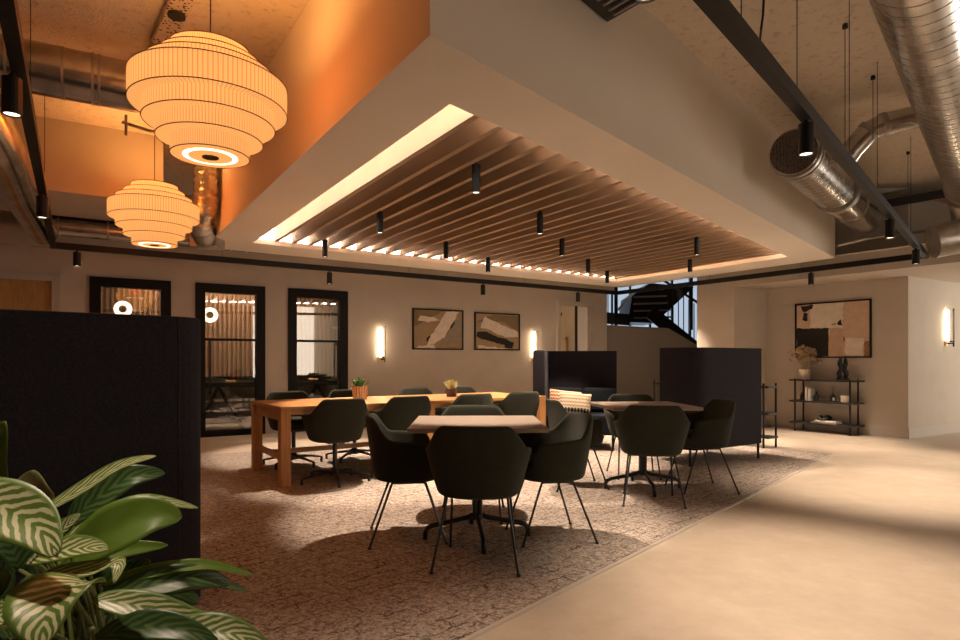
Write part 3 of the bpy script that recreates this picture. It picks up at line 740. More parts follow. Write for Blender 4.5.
# services above right soffit
tS = thing('cable_tray', 'black cable tray between ducts above the right soffit', 'cable tray', at(900, 200, 8.0))
a = at(850, 212, 8.4); b = at(965, 192, 8.4)
MB().beam(a, b, .3, .02).build('tray_bed', 'dark', tS, world=True); MB().beam(a+Vector((0, -.15, .03)), b+Vector((0, -.15, .03)), .01, .07).build('side_rail', 'black', tS, world=True)
o = MB().beam(at(862, 190, 8.6), at(975, 170, 8.6), .25, .22).build('trim_8', 'wall'); struct(o)
o = MB().tube([at(838, 245, 7.9), at(870, 238, 7.9), at(895, 234, 7.9), at(960, 228, 7.9)], .02, 8).build('copper_pipe', 'galv', smooth=True); tag(o, 'thin metal pipe run over the right soffit behind the track', 'pipe')

# ------------------------------------------------------------------ pleated pendant lamps
def make_lamp():
    t = thing('pleated_pendant_lamp', 'x', 'pendant lamp', (0, 0, 0), 0, None)
    tiers = [(.205, 2.772, 2.834), (.265, 2.71, 2.772), (.335, 2.65, 2.71), (.40, 2.51, 2.65), (.335, 2.425, 2.51), (.27, 2.34, 2.425), (.20, 2.255, 2.34)]
    for i, (r, z0, z1) in enumerate(tiers):
        z0 -= 2.51; z1 -= 2.51
        prof = [(r, z0), (r, z1)]
        if i < 3: nr = tiers[i-1][0] if i > 0 else .195; prof = [(r, z0), (r, z1), (nr, z1)]
        elif i == 3: prof = [(tiers[4][0], z0), (r, z0), (r, z1), (tiers[2][0], z1)]
        elif i < 6: prof = [(tiers[i+1][0], z0), (r, z0), (r, z1)]
        else: prof = [(.14, z0), (r, z0), (r, z1)]
        o = MB().lathe(prof, 96).build('shade_tier', 'shade', t, smooth=True); sharp(o, 30)
        w = MB()
        for z in ([z0, z1] if i in (3,) else ([z1] if i < 3 else [z0])):
            pts = [(r*1.002*math.cos(2*PI*k/64), r*1.002*math.sin(2*PI*k/64), z) for k in range(65)]; w.tube(pts, .0028, 5)
        w.build('rim_wire', 'shadewire', o)
    zb = 2.255-2.51
    MB().lathe([(.14, zb+.004), (.14, zb-.002), (.112, zb-.002), (.112, zb+.004)], 48).build('ring_diffuser', 'lampring', t)
    MB().lathe([(.112, zb+.003), (.112, zb-.004), (.045, zb-.004), (.045, zb+.003)], 40).build('inner_plate', 'shade', t)
    MB().lathe([(0, zb-.008), (.043, zb-.008), (.043, zb+.01), (0, zb+.01)], 24).build('centre_cap', 'shadewire', t)
    MB().tube([(0, 0, .30), (0, 0, ZC-2.51)], .004, 6).build('cord', 'dark', t)
    MB().lathe([(0, ZC-2.51), (.05, ZC-2.51), (.05, ZC-2.51-.03), (0, ZC-2.51-.03)], 16).build('ceiling_rose', 'dark', t)
    return t
LAMPL = (1, .50, .16)
lamp = make_lamp(); lamp.location = (-1.475, 3.35, 2.495)
lamp['label'] = 'larger looking nearer tiered orange pleated pendant lamp'; lamp['group'] = 'tiered pleated pendant lamps'
lamp2 = copy_tree(lamp); lamp2.location = (-3.19, 6.0, 2.51); lamp2['label'] = 'smaller looking farther tiered orange pleated pendant lamp near the glass doors'
for l in (lamp, lamp2):
    light('bulb', 'POINT', (l.location.x, l.location.y, 2.70), 34, (1, .40, .10), shadow_soft_size=.10)

# ------------------------------------------------------------------ chairs
def shell_mb(th=0.0):
    mb = MB(); NU = 72
    def h(t):                       # t = angle from the back in degrees 0..180
        t = abs(t)
        def sm(a, b, x): x = max(0, min(1, (x-a)/(b-a))); return x*x*(3-2*x)
        z = .775
        z -= (.775-.640)*sm(34, 74, t)
        z -= .025*sm(74, 122, t)
        z -= .155*sm(116, 136, t)
        return z
    # profile rows: (fraction of wall height or bottom radius)
    rows = [('b', 0.0, .366), ('b', .40, .367), ('b', .70, .371), ('b', .82, .378), ('b', .88, .394), ('b', .90, .415)]
    wall = [.12, .26, .42, .58, .74, .88, 1.0]
    def se(a, b, t, n):
        c, s = math.cos(t), math.sin(t)
        return (a*math.copysign(abs(s)**(2/n), s), -b*math.copysign(abs(c)**(2/n), c))
    grid = []
    for kind, rr, z in rows:
        row = []
        for k in range(NU):
            t = 2*PI*k/NU; x, y = se(.262, .245, t, 2.5); row.append((x*rr, y*rr, z+.004))
        grid.append(row)
    for w in wall:
        row = []
        for k in range(NU):
            t = 2*PI*k/NU; td = math.degrees(t); td = td if td <= 180 else 360-td
            H = h(td); z = .435+(H-.435)*w
            f = (z-.46)/.2
            if td < 60: g = .955+.06*min(1, f)-.00*f
            else: g = .955+.125*min(1, max(0, f))
            # blend back: leans back, narrower at top
            bl = max(0, min(1, (td-20)/50)); f2 = max(0, min(1, (z-.41)/.23)); g = (.90+.13*f2+.60*max(0, z-.64))*(1-bl)+(.90+.24*f2)*bl
            x, y = se(.262, .245, t, 2.5)
            if z > .64: x *= 1-.30*(z-.64)
            row.append((x*g, y*g, z))
        grid.append(row)
    vs = [v for r in grid for v in r]; n = len(grid)
    fs = [[i*NU+k, i*NU+(k+1) % NU, (i+1)*NU+(k+1) % NU, (i+1)*NU+k] for i in range(n-1) for k in range(NU)]
    mb.add(vs, fs); return mb
def cushion_disc():
    mb = MB(); NU = 48; grid = []
    def se(a, b, t, n=2.6):
        c, s = math.cos(t), math.sin(t); return (a*math.copysign(abs(s)**(2/n), s), -b*math.copysign(abs(c)**(2/n), c))
    for r, z in ((0, .43), (.8, .43), (.93, .44), (.97, .465), (.93, .49), (.8, .50), (.4, .503), (0, .503)):
        grid.append([(*[q*max(r, .001) for q in se(.215, .205, 2*PI*k/NU)], z) for k in range(NU)])
    vs = [(x, y+.015, z) for r in grid for (x, y, z) in r]
    fs = [[i*NU+k, i*NU+(k+1) % NU, (i+1)*NU+(k+1) % NU, (i+1)*NU+k] for i in range(len(grid)-1) for k in range(NU)]
    mb.add(vs, fs); return mb
def add_shell(t):
    s = shell_mb().build('seat_shell', 'fabric', t, smooth=True)
    so = s.modifiers.new('th', 'SOLIDIFY'); so.thickness = .026; so.offset = 1 if False else -1
    bv = s.modifiers.new('sub', 'SUBSURF'); bv.levels = 0; bv.render_levels = 1
    cushion_disc().build('seat_cushion', 'fabric', t, smooth=True)
def make_leg_chair():
    t = thing('dining_chair', 'x', 'chair', (0, 0, 0), 0, 'dark green tub chairs at the square tables'); add_shell(t)
    MB().tube([(-.17, -.08, .373), (.17, -.08, .373)], .007, 8).tube([(-.17, .08, .373), (.17, .08, .373)], .006, 8).tube([(-.17, -.1, .373), (-.17, .1, .373)], .006, 8).tube([(.17, -.1, .373), (.17, .1, .373)], .006, 8).build('under_frame', 'blackgloss', t)
    for sx in (-1, 1):
        MB().tube([(sx*.165, -.10, .376), (sx*.172, -.118, .33), (sx*.228, -.235, .006)], .0072, 8).cyl((sx*.228, -.235), .011, 0, .012, 8).build('leg', 'blackgloss', t)
        MB().tube([(sx*.165, .095, .376), (sx*.169, .112, .33), (sx*.195, .225, .006)], .0072, 8).cyl((sx*.195, .225), .011, 0, .012, 8).build('leg', 'blackgloss', t)
    return t
def make_swivel_chair():
    t = thing('swivel_chair', 'x', 'chair', (0, 0, 0), 0, 'dark green swivel tub chairs around the communal table'); add_shell(t)
    MB().cyl((0, 0), .021, .08, .365, 14).build('column', 'blackgloss', t)
    MB().lathe([(0, .06), (.05, .06), (.045, .10), (.024, .13), (0, .13)], 18).build('hub', 'blackgloss', t)
    MB().box(-.1, .1, -.1, .1, .36, .372).build('seat_plate', 'blackgloss', t)
    for k in range(5):
        a = math.radians(40+72*k); c, s = math.cos(a), math.sin(a)
        MB().tube([(c*.03, s*.03, .09), (c*.2, s*.2, .075), (c*.31, s*.31, .055)], [.016, .013, .010], 8).cyl((c*.315, s*.315), .014, 0, .06, 8).build('base_leg', 'blackgloss', t)
    return t
def rz_face(dx, dy): return math.atan2(dy, dx)-PI/2     # chair faces local +Y
Z8 = .008
lc = make_leg_chair()
cdata = [((-.005, 3.42), rz_face(.10, 1), 'front table, back turned to the camera'),
         ((.435, 3.90), rz_face(-1, -.22), 'right side of the front table'),
         ((-.455, 3.88), rz_face(1, .15), 'left side of the front table'),
         ((-.05, 4.42), rz_face(0, -1), 'far side of the front table facing the camera'),
         ((1.36, 4.87), rz_face(.17, 1), 'near side of the right hand table'),
         ((1.90, 5.30), rz_face(-1, -.1), 'right side of the right hand table'),
         ((.86, 5.44), rz_face(1, .12), 'left side of the right hand table'),
         ((1.50, 5.93), rz_face(-.05, -1), 'far side of the right hand table')]
for i, (p, rz, lab) in enumerate(cdata):
    o = lc if i == 0 else copy_tree(lc)
    o.location = (*p, Z8); o.rotation_euler = (0, 0, rz); o['label'] = 'dark green tub chair on thin legs, '+lab
# communal table frame
NL = Vector((-1.745, 5.36)); TA = math.atan2(1.66+.0, 2.46); u_t = Vector((math.cos(TA), math.sin(TA))); n_t = Vector((-u_t.y, u_t.x)); TL, TW, TH = 3.02, 1.04, .705
swc = make_swivel_chair()
def tp(a, b): q = NL+u_t*a+n_t*b; return (q.x, q.y)
sdata = [((.50, .02), 1, 'near side of the communal table at its left end'), ((1.17, .02), 1, 'near side of the communal table, second from the left'),
         ((1.92, .02), 1, 'near side of the communal table, third from the left'), ((2.55, .02), 1, 'near side of the communal table at its right end'),
         ((.46, 1.13), -1, 'far side of the communal table at its left end'), ((1.15, 1.13), -1, 'far side of the communal table behind the fluted plant pot'),
         ((2.03, 1.13), -1, 'far side of the communal table under the left abstract picture'), ((2.68, 1.13), -1, 'far side of the communal table behind the small plum pot')]
for i, ((a, b), s, lab) in enumerate(sdata):
    o = swc if i == 0 else copy_tree(swc); x, y = tp(a, b)
    o.location = (x, y, Z8); o.rotation_euler = (0, 0, TA if s > 0 else TA+PI); o['label'] = 'dark green swivel tub chair, '+lab
ct = thing('communal_table', 'long orange oak communal table with square legs and low stretcher', 'table', (*tp(TL/2, TW/2), Z8), TA)
hl, hw = TL/2, TW/2
MB().box(-hl, hl, -hw, hw, TH-.032, TH).build('table_top', 'oak', ct, bevel=.003)
for (x, y) in ((-hl+.045, -hw+.045), (-hl+.045, hw-.045), (hl-.045, -hw+.045), (hl-.045, hw-.045), (0, -hw+.045), (0, hw-.045)):
    MB().box(x-.045, x+.045, y-.045, y+.045, 0, TH-.032).build('leg', 'oakleg', ct, bevel=.003)
for x in (-hl+.045, hl-.045): MB().box(x-.02, x+.02, -hw+.09, hw-.09, TH-.13, TH-.032).build('apron', 'oak', ct)
for y in (-hw+.03, hw-.03): MB().box(-hl+.09, hl-.09, y-.012, y+.012, TH-.075, TH-.032).build('apron', 'oak', ct)
for x in (-hl+.045, hl-.045, 0): MB().box(x-.02, x+.02, -hw+.09, hw-.09, .22, .265).build('end_rail', 'oak', ct)
MB().box(-hl+.05, hl-.05, -.025, .025, .22, .265).build('stretcher', 'oak', ct)
for x in (-hl/2, hl/2):
    MB().beam((x, 0, .28), (x-.45, 0, TH-.04), .05, .05).build('brace', 'oak', ct); MB().beam((x, 0, .28), (x+.45, 0, TH-.04), .05, .05).build('brace', 'oak', ct)
# small tables
def make_sq_table(name, label, loc, rz, brz, h_=.4):
    t = thing(name, label, 'table', loc, rz, 'square pale topped pedestal tables')
    MB().box(-h_, h_, -h_, h_, .712, .732).build('table_top', 'top', t, bevel=.002)
    MB().box(-h_+.001, h_-.001, -h_+.001, h_-.001, .706, .712).build('edge_band', 'topedge', t)
    MB().box(-.2, .2, -.2, .2, .69, .706).build('top_plate', 'black', t)
    col = MB()
    for k in range(4):
        a = brz+PI/4+k*PI/2; col.cyl((.022*math.cos(a), .022*math.sin(a)), .017, .12, .70, 10)
    col.build('column', 'blackgloss', t)
    for k in range(4):
        a = brz+k*PI/2; c, s = math.cos(a), math.sin(a)
        MB().tube([(c*.02, s*.02, .15), (c*.06, s*.06, .128), (c*.28, s*.28, .085), (c*.312, s*.312, .070), (c*.326, s*.326, .045), (c*.327, s*.327, 0)], .0155, 10).build('foot', 'blackgloss', t, smooth=True)
    return t
make_sq_table('square_table', 'square pale wood topped pedestal table nearest the camera', (-.018, 3.86, Z8), math.radians(1), math.radians(6))
make_sq_table('square_table', 'square pale wood topped pedestal table in front of the navy booths', (1.42, 5.34, Z8), math.radians(5), math.radians(-3), .375)

# ------------------------------------------------------------------ booths
def panel_path(pts, th, z0, z1):
    pts = [Vector(p) for p in pts]; n = len(pts); L = []; R = []
    for i, p in enumerate(pts):
        d = (pts[min(i+1, n-1)]-pts[max(i-1, 0)]).normalized(); nn = Vector((-d.y, d.x)); L.append(p+nn*th/2); R.append(p-nn*th/2)
    mb = MB(); vs = [(q.x, q.y, z0) for q in L]+[(q.x, q.y, z0) for q in R]+[(q.x, q.y, z1) for q in L]+[(q.x, q.y, z1) for q in R]; fs = []
    for i in range(n-1):
        fs += [[i, i+1, n+i+1, n+i], [2*n+i, 2*n+i+1, 3*n+i+1, 3*n+i], [i, i+1, 2*n+i+1, 2*n+i], [n+i, n+i+1, 3*n+i+1, 3*n+i]]
    fs += [[0, n, 3*n, 2*n], [n-1, 2*n-1, 4*n-1, 3*n-1]]
    mb.add(vs, fs); return mb
def rcorner(a, c, b, r, n=8):
    a, c, b = Vector(a), Vector(c), Vector(b); da = (a-c).normalized(); db = (b-c).normalized(); p = c+da*r; q = c+db*r; res = [a]
    for i in range(n+1):
        t = i/n; res.append(p*(1-t)**2+c*2*t*(1-t)+q*t*t)
    res.append(b); return res
# near left booth
bt = thing('acoustic_booth', 'tall black navy felt booth screen at the left behind the striped plant', 'booth', (-1.6, 2.5, 0))
kc = Vector((-1.268, 2.80)); d1 = (Vector((-1.82, 2.32))-Vector((-1.33, 2.74))).normalized()
n1 = Vector((d1.y, -d1.x)); n1 = n1 if n1.y > 0 else -n1
pth = rcorner(kc+d1*2.1, kc, kc+n1*.8, .16)
panel_path(pth, .05, .015, 1.32).build('back_panel', 'navy', bt, world=True, bevel=.006)
s = kc+d1*.09
MB().beam((s.x-.0, s.y-.028, .10), (s.x-.0, s.y-.028, 1.318), .004, .004).build('seam', 'dark', bt, world=True)
q = [kc+d1*.1+n1*.06, kc+d1*2.0+n1*.06, kc+d1*2.0+n1*.7, kc+d1*.1+n1*.7]
MB().prism(q, .22, .45).build('seat_base', 'navy2', bt, world=True, bevel=.02)
for f in (kc+d1*.08+n1*.02, kc+n1*.72+d1*.03, kc+d1*2.0+n1*.02): MB().cyl((f.x, f.y), .014, 0, .12, 10).build('leg', 'black', bt, world=True)
# right booth
bt = thing('acoustic_booth', 'navy felt booth seen from behind right of the square tables', 'booth', (2.6, 6.7, 0))
kc = Vector((2.22, 6.36)); e1 = Vector((3.19, 6.98)); dd = (e1-kc).normalized(); n2 = Vector((-dd.y, dd.x))
panel_path(rcorner(kc+n2*.43, kc, e1, .20), .05, .18, 1.26).build('back_panel', 'navy', bt, world=True, bevel=.006)
panel_path([e1-dd*.025+n2*.026, e1-dd*.025+n2*.72], .05, .18, 1.26).build('side_panel', 'navy', bt, world=True, bevel=.006)
q = [kc+dd*.05+n2*.05, e1-dd*.06+n2*.05, e1-dd*.06+n2*.66, kc+dd*.05+n2*.66]
MB().prism(q, .24, .45).build('seat_base', 'navy2', bt, world=True, bevel=.02)
for f in (e1-dd*.03, kc+dd*.02+n2*.06, kc+n2*.68, e1-dd*.03+n2*.68): MB().cyl((f.x, f.y), .014, Z8, .19, 10).build('leg', 'black', bt, world=True)
# centre booth with sofa
bt = thing('acoustic_booth', 'navy felt booth with sofa seat facing the room behind the right hand table', 'booth', (1.35, 8.0, 0))
wl0 = Vector(((539-CX)*7.55/F, 7.55)); wl1 = Vector(((541-CX)*8.35/F+.03, 8.35))
wr1 = Vector(((615-CX)*8.25/F, 8.25))
dw = (wl1-wl0).normalized(); db = Vector((dw.y, -dw.x)); W = .98
k2 = wl1+db*W
panel_path([wl0, wl1], .15, .12, 1.25).build('side_panel', 'navy', bt, world=True, bevel=.015)
panel_path([wl1-db*.07, wl1+db*(W)], .07, .12, 1.25).build('back_panel', 'navy', bt, world=True, bevel=.008)
q = [wl0+db*.08+dw*.1, wl0+db*(W-.0)+dw*.1, k2-dw*.05, wl1+db*.08-dw*.05]
MB().prism(q, .20, .44).build('seat_base', 'navy2', bt, world=True, bevel=.02)
for i in range(2):
    a0 = .09+i*.445; a1 = a0+.435
    q = [wl1+db*a0-dw*.24, wl1+db*a1-dw*.24, wl1+db*a1-dw*.05, wl1+db*a0-dw*.05]
    MB().prism(q, .45, .76).build('back_cushion', 'navy2', bt, world=True, bevel=.035)
for f in (wl0+dw*.05, wl0+dw*.15+db*(W-.08), wl1+dw*0, k2-db*.05): MB().cyl((f.x, f.y), .016, Z8, .22, 10).build('leg', 'black', bt, world=True)
def pillow(w, h, t):
    mb = MB(); n = 12; vs = []; 
    for sgn in (1, -1):
        for i in range(n+1):
            for j in range(n+1):
                u = i/n*2-1; v = j/n*2-1; b = (1-u**4)*(1-v**4); pin = 1-.06*(abs(u)*abs(v))
                vs.append((u*w/2*(1-.05*(1-abs(v)**2)*abs(u)), sgn*t/2*b**.5 if b > 0 else 0, v*h/2*(1-.05*(1-u*u)*abs(v))))
    fs = []
    for s_ in (0, 1):
        o = s_*(n+1)**2
        for i in range(n):
            for j in range(n): a = o+i*(n+1)+j; fs.append([a, a+1, a+n+2, a+n+1])
    mb.add(vs, fs); return mb
o = pillow(.42, .27, .11).build('throw_cushion', 'cushred', smooth=True); o.location = (*(wl1+db*.30-dw*.32), .60); o.rotation_euler = (math.radians(-14), math.radians(6), math.atan2(db.y, db.x)); tag(o, 'red and cream zigzag cushion behind on the navy sofa', 'cushion')
o = pillow(.42, .27, .11).build('throw_cushion', 'cushbeige', smooth=True); o.location = (*(wl1+db*.43-dw*.46), .575); o.rotation_euler = (math.radians(-18), math.radians(4), math.atan2(db.y, db.x)+.05); tag(o, 'beige cushion with zigzags and black stripes in front on the navy sofa', 'cushion')

# ------------------------------------------------------------------ shelves
def shelf_unit(name, label, org, ang, L, D, ztop, zs, posts_x, over=.06):
    t = thing(name, label, 'shelf', (org[0], org[1], 0), ang)
    for x in posts_x:
        for y in (0, D): MB().cyl((x, y), .013, 0, ztop, 12).build('post', 'black', t)
    for z in zs: MB().box(-over, L+over, -.03, D+.03, z-.012, z+.012).build('shelf', 'dark', t)
    return t
n_c = Vector((-U_C.y, U_C.x))
o3 = A_C+U_C*.67-n_c*.33
cs = shelf_unit('console_shelf', 'black three tier console shelf below the large picture on the right wall', (o3.x, o3.y), ANG_C, .82, .26, .835, (.135, .475, .808), (0, .82), .08)
def cpos(s, d=.13): q = o3+U_C*s+n_c*d; return q
ds = shelf_unit('divider_shelf', 'black open three tier shelf standing behind the right navy booth', (3.59, 7.75), math.atan2(.83, -.56), 1.74, -.28, .83, (.14, .44, .78), (0, 1.74), .05)

# console items
def lathe_thing(name, mat, prof, p, z, label, cat, seg=20):
    o = MB().lathe(prof, seg).build(name, mat, smooth=True, loc=(p.x, p.y, z)); sharp(o, 35); return tag(o, label, cat)
zt = .82
p = cpos(.08)
pt = thing('potted_dried_flowers', 'cream pot of bushy dried brown flowers on the left of the console shelf', 'flowers', (p.x, p.y, zt))
sharp(MB().lathe([(0, 0), (.07, 0), (.078, .01), (.092, .16), (.082, .16), (.08, .14), (0, .14)], 24).build('pot', 'cream', pt, smooth=True))
st = MB(); hd = MB()
for i in range(60):
    a = random.uniform(0, 2*PI); r = random.uniform(.02, .30)*random.uniform(.6, 1); h = .20+random.uniform(.10, .34)*(1-r*.9)
    e = (r*math.cos(a), r*math.sin(a)*.38, h); st.tube([(e[0]*.1, e[1]*.1, .13), (e[0]*.5, e[1]*.5, .13+(h-.13)*.65), e], .002, 4)
    for k in range(5): hd.ball((e[0]+random.uniform(-.025, .025), e[1]+random.uniform(-.02, .02), e[2]+random.uniform(-.03, .02)), random.uniform(.010, .022), 6)
st.build('flower_stem', 'dried', pt); tag(hd.build('flower_head', 'dried', pt), kind='stuff')
p = cpos(.66)
sv = thing('sculpture', 'black twisted figurative sculpture on the right end of the console shelf', 'sculpture', (p.x, p.y, zt))
sv.scale = (.8, .8, 1); MB().box(-.09, .09, -.06, .06, 0, .03).build('base', 'dark', sv)
MB().tube([(-.05, 0, .03), (-.06, .02, .1), (-.04, -.02, .18), (-.055, .01, .25), (-.04, 0, .33)], [.038, .045, .036, .04, .022], 10).tube([(.05, 0, .03), (.06, -.02, .1), (.04, .02, .17), (.06, 0, .25), (.05, 0, .35)], [.036, .042, .04, .04, .02], 10).tube([(-.04, 0, .2), (0, -.02, .23), (.045, 0, .2)], .03, 8).ball((-.04, 0, .335), .026).ball((.05, 0, .35), .024).build('figure', 'blackgloss', sv, smooth=True)
zm = .487
for i, (s, h, mt_, lb) in enumerate(((.145, .21, 'cream', 'tall cream book, left of the pair upright on the middle console shelf'), (.19, .19, 'white', 'white book, right of the pair upright on the middle console shelf'))):
    p = cpos(s); b_ = thing('book', lb, 'book', (p.x, p.y, zm), ANG_C)
    MB().box(-.016, .016, -.07, .07, 0, h).build('cover', mt_, b_); MB().box(-.012, .012, -.071, .066, .004, h-.004).build('pages', 'white', b_)
lathe_thing('bottle', 'dark', [(0, 0), (.035, 0), (.036, .08), (.015, .11), (.013, .15), (0, .15)], cpos(.27), zm, 'small black bottle beside the white book on the console', 'bottle')
lathe_thing('bottle', 'dark', [(0, 0), (.025, 0), (.026, .07), (.012, .09), (.011, .12), (0, .12)], cpos(.04), zm, 'little dark bottle at the left end of the middle console shelf', 'bottle')
p = cpos(.52); rd = thing('reed_diffuser', 'dark reed diffuser bottle with white label on the middle console shelf', 'diffuser', (p.x, p.y, zm))
MB().lathe([(0, 0), (.04, 0), (.04, .09), (.018, .105), (.018, .12), (0, .12)], 20).build('bottle', 'dark', rd); MB().box(-.03, .0, -.044, -.036, .02, .06).build('paper_label', 'white', rd)
r_ = MB()
for k in range(5): a = k*1.3; r_.tube([(0, 0, .11), (.035*math.cos(a), .03*math.sin(a), .25)], .002, 4)
r_.build('reeds', 'dark', rd)
lathe_thing('candle_jar', 'cream', [(0, 0), (.055, 0), (.058, .09), (.052, .10), (.05, .085), (0, .085)], cpos(.69), zm, 'cream candle jar on the middle console shelf at the right', 'candle')
zl = .148
for i, (w, lb, mt_) in enumerate(((.19, 'lower large pale book lying flat on the bottom console shelf', 'cream'), (.16, 'upper white book lying flat on the bottom console shelf', 'white'))):
    p = cpos(.42+.02*i); b_ = thing('book', lb, 'book', (p.x, p.y, zl+.021*i), ANG_C+.1*i)
    MB().box(-w, w, -.11, .11, 0, .004).box(-w, w, -.11, .11, .016, .020).build('cover', mt_, b_); MB().box(-w+.004, w-.004, -.105, .105, .004, .016).build('pages', 'white', b_)
p = cpos(.40)
kn = MB(); pts = [(.07*math.cos(t)+.02*math.cos(3*t), .05*math.sin(t), .035+.022*math.sin(3*t)) for t in [2*PI*k/40 for k in range(41)]]
kn.tube(pts, .02, 8); o = kn.build('knot_ornament', 'dark', smooth=True, loc=(p.x, p.y, zl+.044)); tag(o, 'dark knotted ornament resting on the flat books on the console', 'ornament')

# ------------------------------------------------------------------ pictures
def picture(name, label, org, ang, w, h, shapes, bg, depth=.035):
    t = thing(name, label, 'picture', org, ang)
    mb = MB(); f = .022
    mb.box(0, f, -depth, 0, 0, h).box(w-f, w, -depth, 0, 0, h).box(f, w-f, -depth, 0, 0, f).box(f, w-f, -depth, 0, h-f, h); mb.build('picture_frame', 'frame', t)
    c = MB(); c.box(f, w-f, -.02, -.002, f, h-f); mats = [bg]
    for i, (m, poly) in enumerate(shapes):
        mats.append(m); c.cur = i+1; y = -.0205-.0006*i
        # jitter edges for a brushed look
        pts = []
        for k in range(len(poly)):
            a = Vector(poly[k]); b = Vector(poly[(k+1) % len(poly)]); n = max(2, int((b-a).length*22))
            for j in range(n):
                q = a.lerp(b, j/n); am = .012 if m != 'art_peach' else .004
                pts.append((min(max(q.x+random.uniform(-am, am), 0.0), 1), min(max(q.y+random.uniform(-am, am), 0.0), 1)))
        c.add([(f+x*(w-2*f), y, f+z*(h-2*f)) for x, z in pts], [list(range(len(pts)))])
    c.build('canvas', mats, t); return t
def onB(px, z, off=-.002): q = pB(sB(px), off); return (q.x, q.y, z)
w1 = sB(462.5)-sB(412); w2 = sB(519)-sB(474)
picture('framed_picture', 'left abstract picture with a white diagonal brush stroke on tan', onB(412, 1.31), ANG_B, w1, .72,
        [('art_olive', [(0, .55), (.55, .95), (.75, 1), (0, 1)]), ('art_grey', [(.55, .1), (1, .15), (1, .8), (.8, .75), (.6, .3)]), ('art_cream', [(.08, .72), (.3, .68), (.52, .74), (.4, .82), (.12, .84)]),
         ('art_black', [(.25, .18), (.36, .2), (.52, .4), (.75, .52), (.85, .68), (.8, .8), (.7, .5), (.5, .22), (.25, .28)]), ('art_cream', [(.24, .05), (.40, .12), (.62, .3), (.83, .75), (.93, .98), (.66, .98), (.60, .85), (.47, .55), (.34, .33)]), ('art_cream', [(.0, .0), (.45, .0), (.40, .10), (.1, .06)])], 'art_tan')
picture('framed_picture', 'right abstract picture with cream over black strokes on tan', onB(474, 1.31), ANG_B, w2, .70,
        [('art_olive', [(0, .75), (.4, .98), (1, .98), (1, .5), (.6, .8)]), ('art_black', [(.02, .48), (.25, .5), (.5, .34), (.72, .3), (.85, .1), (.8, .08), (.45, .18), (.15, .28), (.02, .34)]),
         ('art_cream', [(.12, .68), (.2, .92), (.45, .78), (.75, .62), (.98, .52), (.98, .36), (.72, .34), (.5, .42), (.3, .56), (.1, .6)]), ('art_cream', [(.05, .1), (.4, .06), (.8, .02), (.5, .0), (.05, .02)]), ('art_black', [(.65, .05), (.85, .02), (.88, .2), (.75, .25)])], 'art_tan')
sc0 = sC(796); sc1 = sC(872); q = A_C+U_C*sc0
picture('framed_picture', 'large blush abstract picture with black and peach blocks over the console', (q.x-n_c.x*.002, q.y-n_c.y*.002, 1.16), ANG_C, sc1-sc0, .885,
        [('art_black', [(0, 0), (.46, 0), (.47, .3), (.46, .53), (0, .55)]), ('art_peach', [(.46, 0), (.65, 0), (.66, .28), (.67, .5), (.49, .54), (.46, .3)]),
         ('art_cream', [(.2, .55), (.65, .53), (.66, 1), (.2, 1)]), ('art_black', [(.07, .98), (.26, .99), (.22, .92), (.13, .86), (.09, .87)]), ('art_black', [(.08, .7), (.16, .68), (.17, .82), (.1, .84)]),
         ('art_black', [(.58, .58), (.64, .57), (.63, .68), (.6, .66)]), ('art_tan', [(.5, .58), (.57, .59), (.56, .62), (.5, .6)]), ('art_black', [(.66, .28), (.68, .28), (.68, .36), (.66, .36)]), ('art_cream', [(.68, .02), (.92, .02), (.92, .32), (.69, .34)]), ('art_brown', [(.93, 0), (1, 0), (1, .26), (.93, .28)])], 'art_blush')

# ------------------------------------------------------------------ wall lights
def sconce(label, org, ang, L, arm):
    t = thing('wall_light', label, 'wall light', org, ang, 'linear brass and black wall lights')
    MB().cyl((-.015, -.035), .013, .06, L, 14).build('light_tube', 'sconce', t)
    MB().box(.030, .044, -.095, -.075, -.03, L+.03).build('bar', 'black', t)
    MB().beam((.036, -.075, .02), (-.01, 0, .02), .02, .02).build('bracket', 'black', t)
    MB().box(-.05, .02, -.012, 0, -.02, .06).build('wall_plate', 'gold', t)
    MB().box(-.012, .04, -.085, -.045, .04, .06).build('tube_holder', 'black', t)
    return t
q = onB(381, 1.12); s1_ = sconce('slim glowing vertical wall light left of the abstract pictures', q, ANG_B, .55, 1)
q = onB(533.5, 1.12); s2_ = sconce('slim glowing vertical wall light between the pictures and the pale door', q, ANG_B, .55, 1)
kk = (946-CX)/F; sD = (kk*A_D.y-A_D.x)/(U_B.x-kk*U_B.y); q3 = A_D+U_B*sD
s3_ = sconce('slim glowing vertical wall light on the far right wall', (q3.x, q3.y, 1.36), ANG_B, .52, 1)
n_b = Vector((-U_B.y, U_B.x))
for (x, y, z) in ((*pB(sB(381), -.2), 1.4), (*pB(sB(533.5), -.2), 1.4), (*(q3-n_b*.2), 1.62)):
    pass

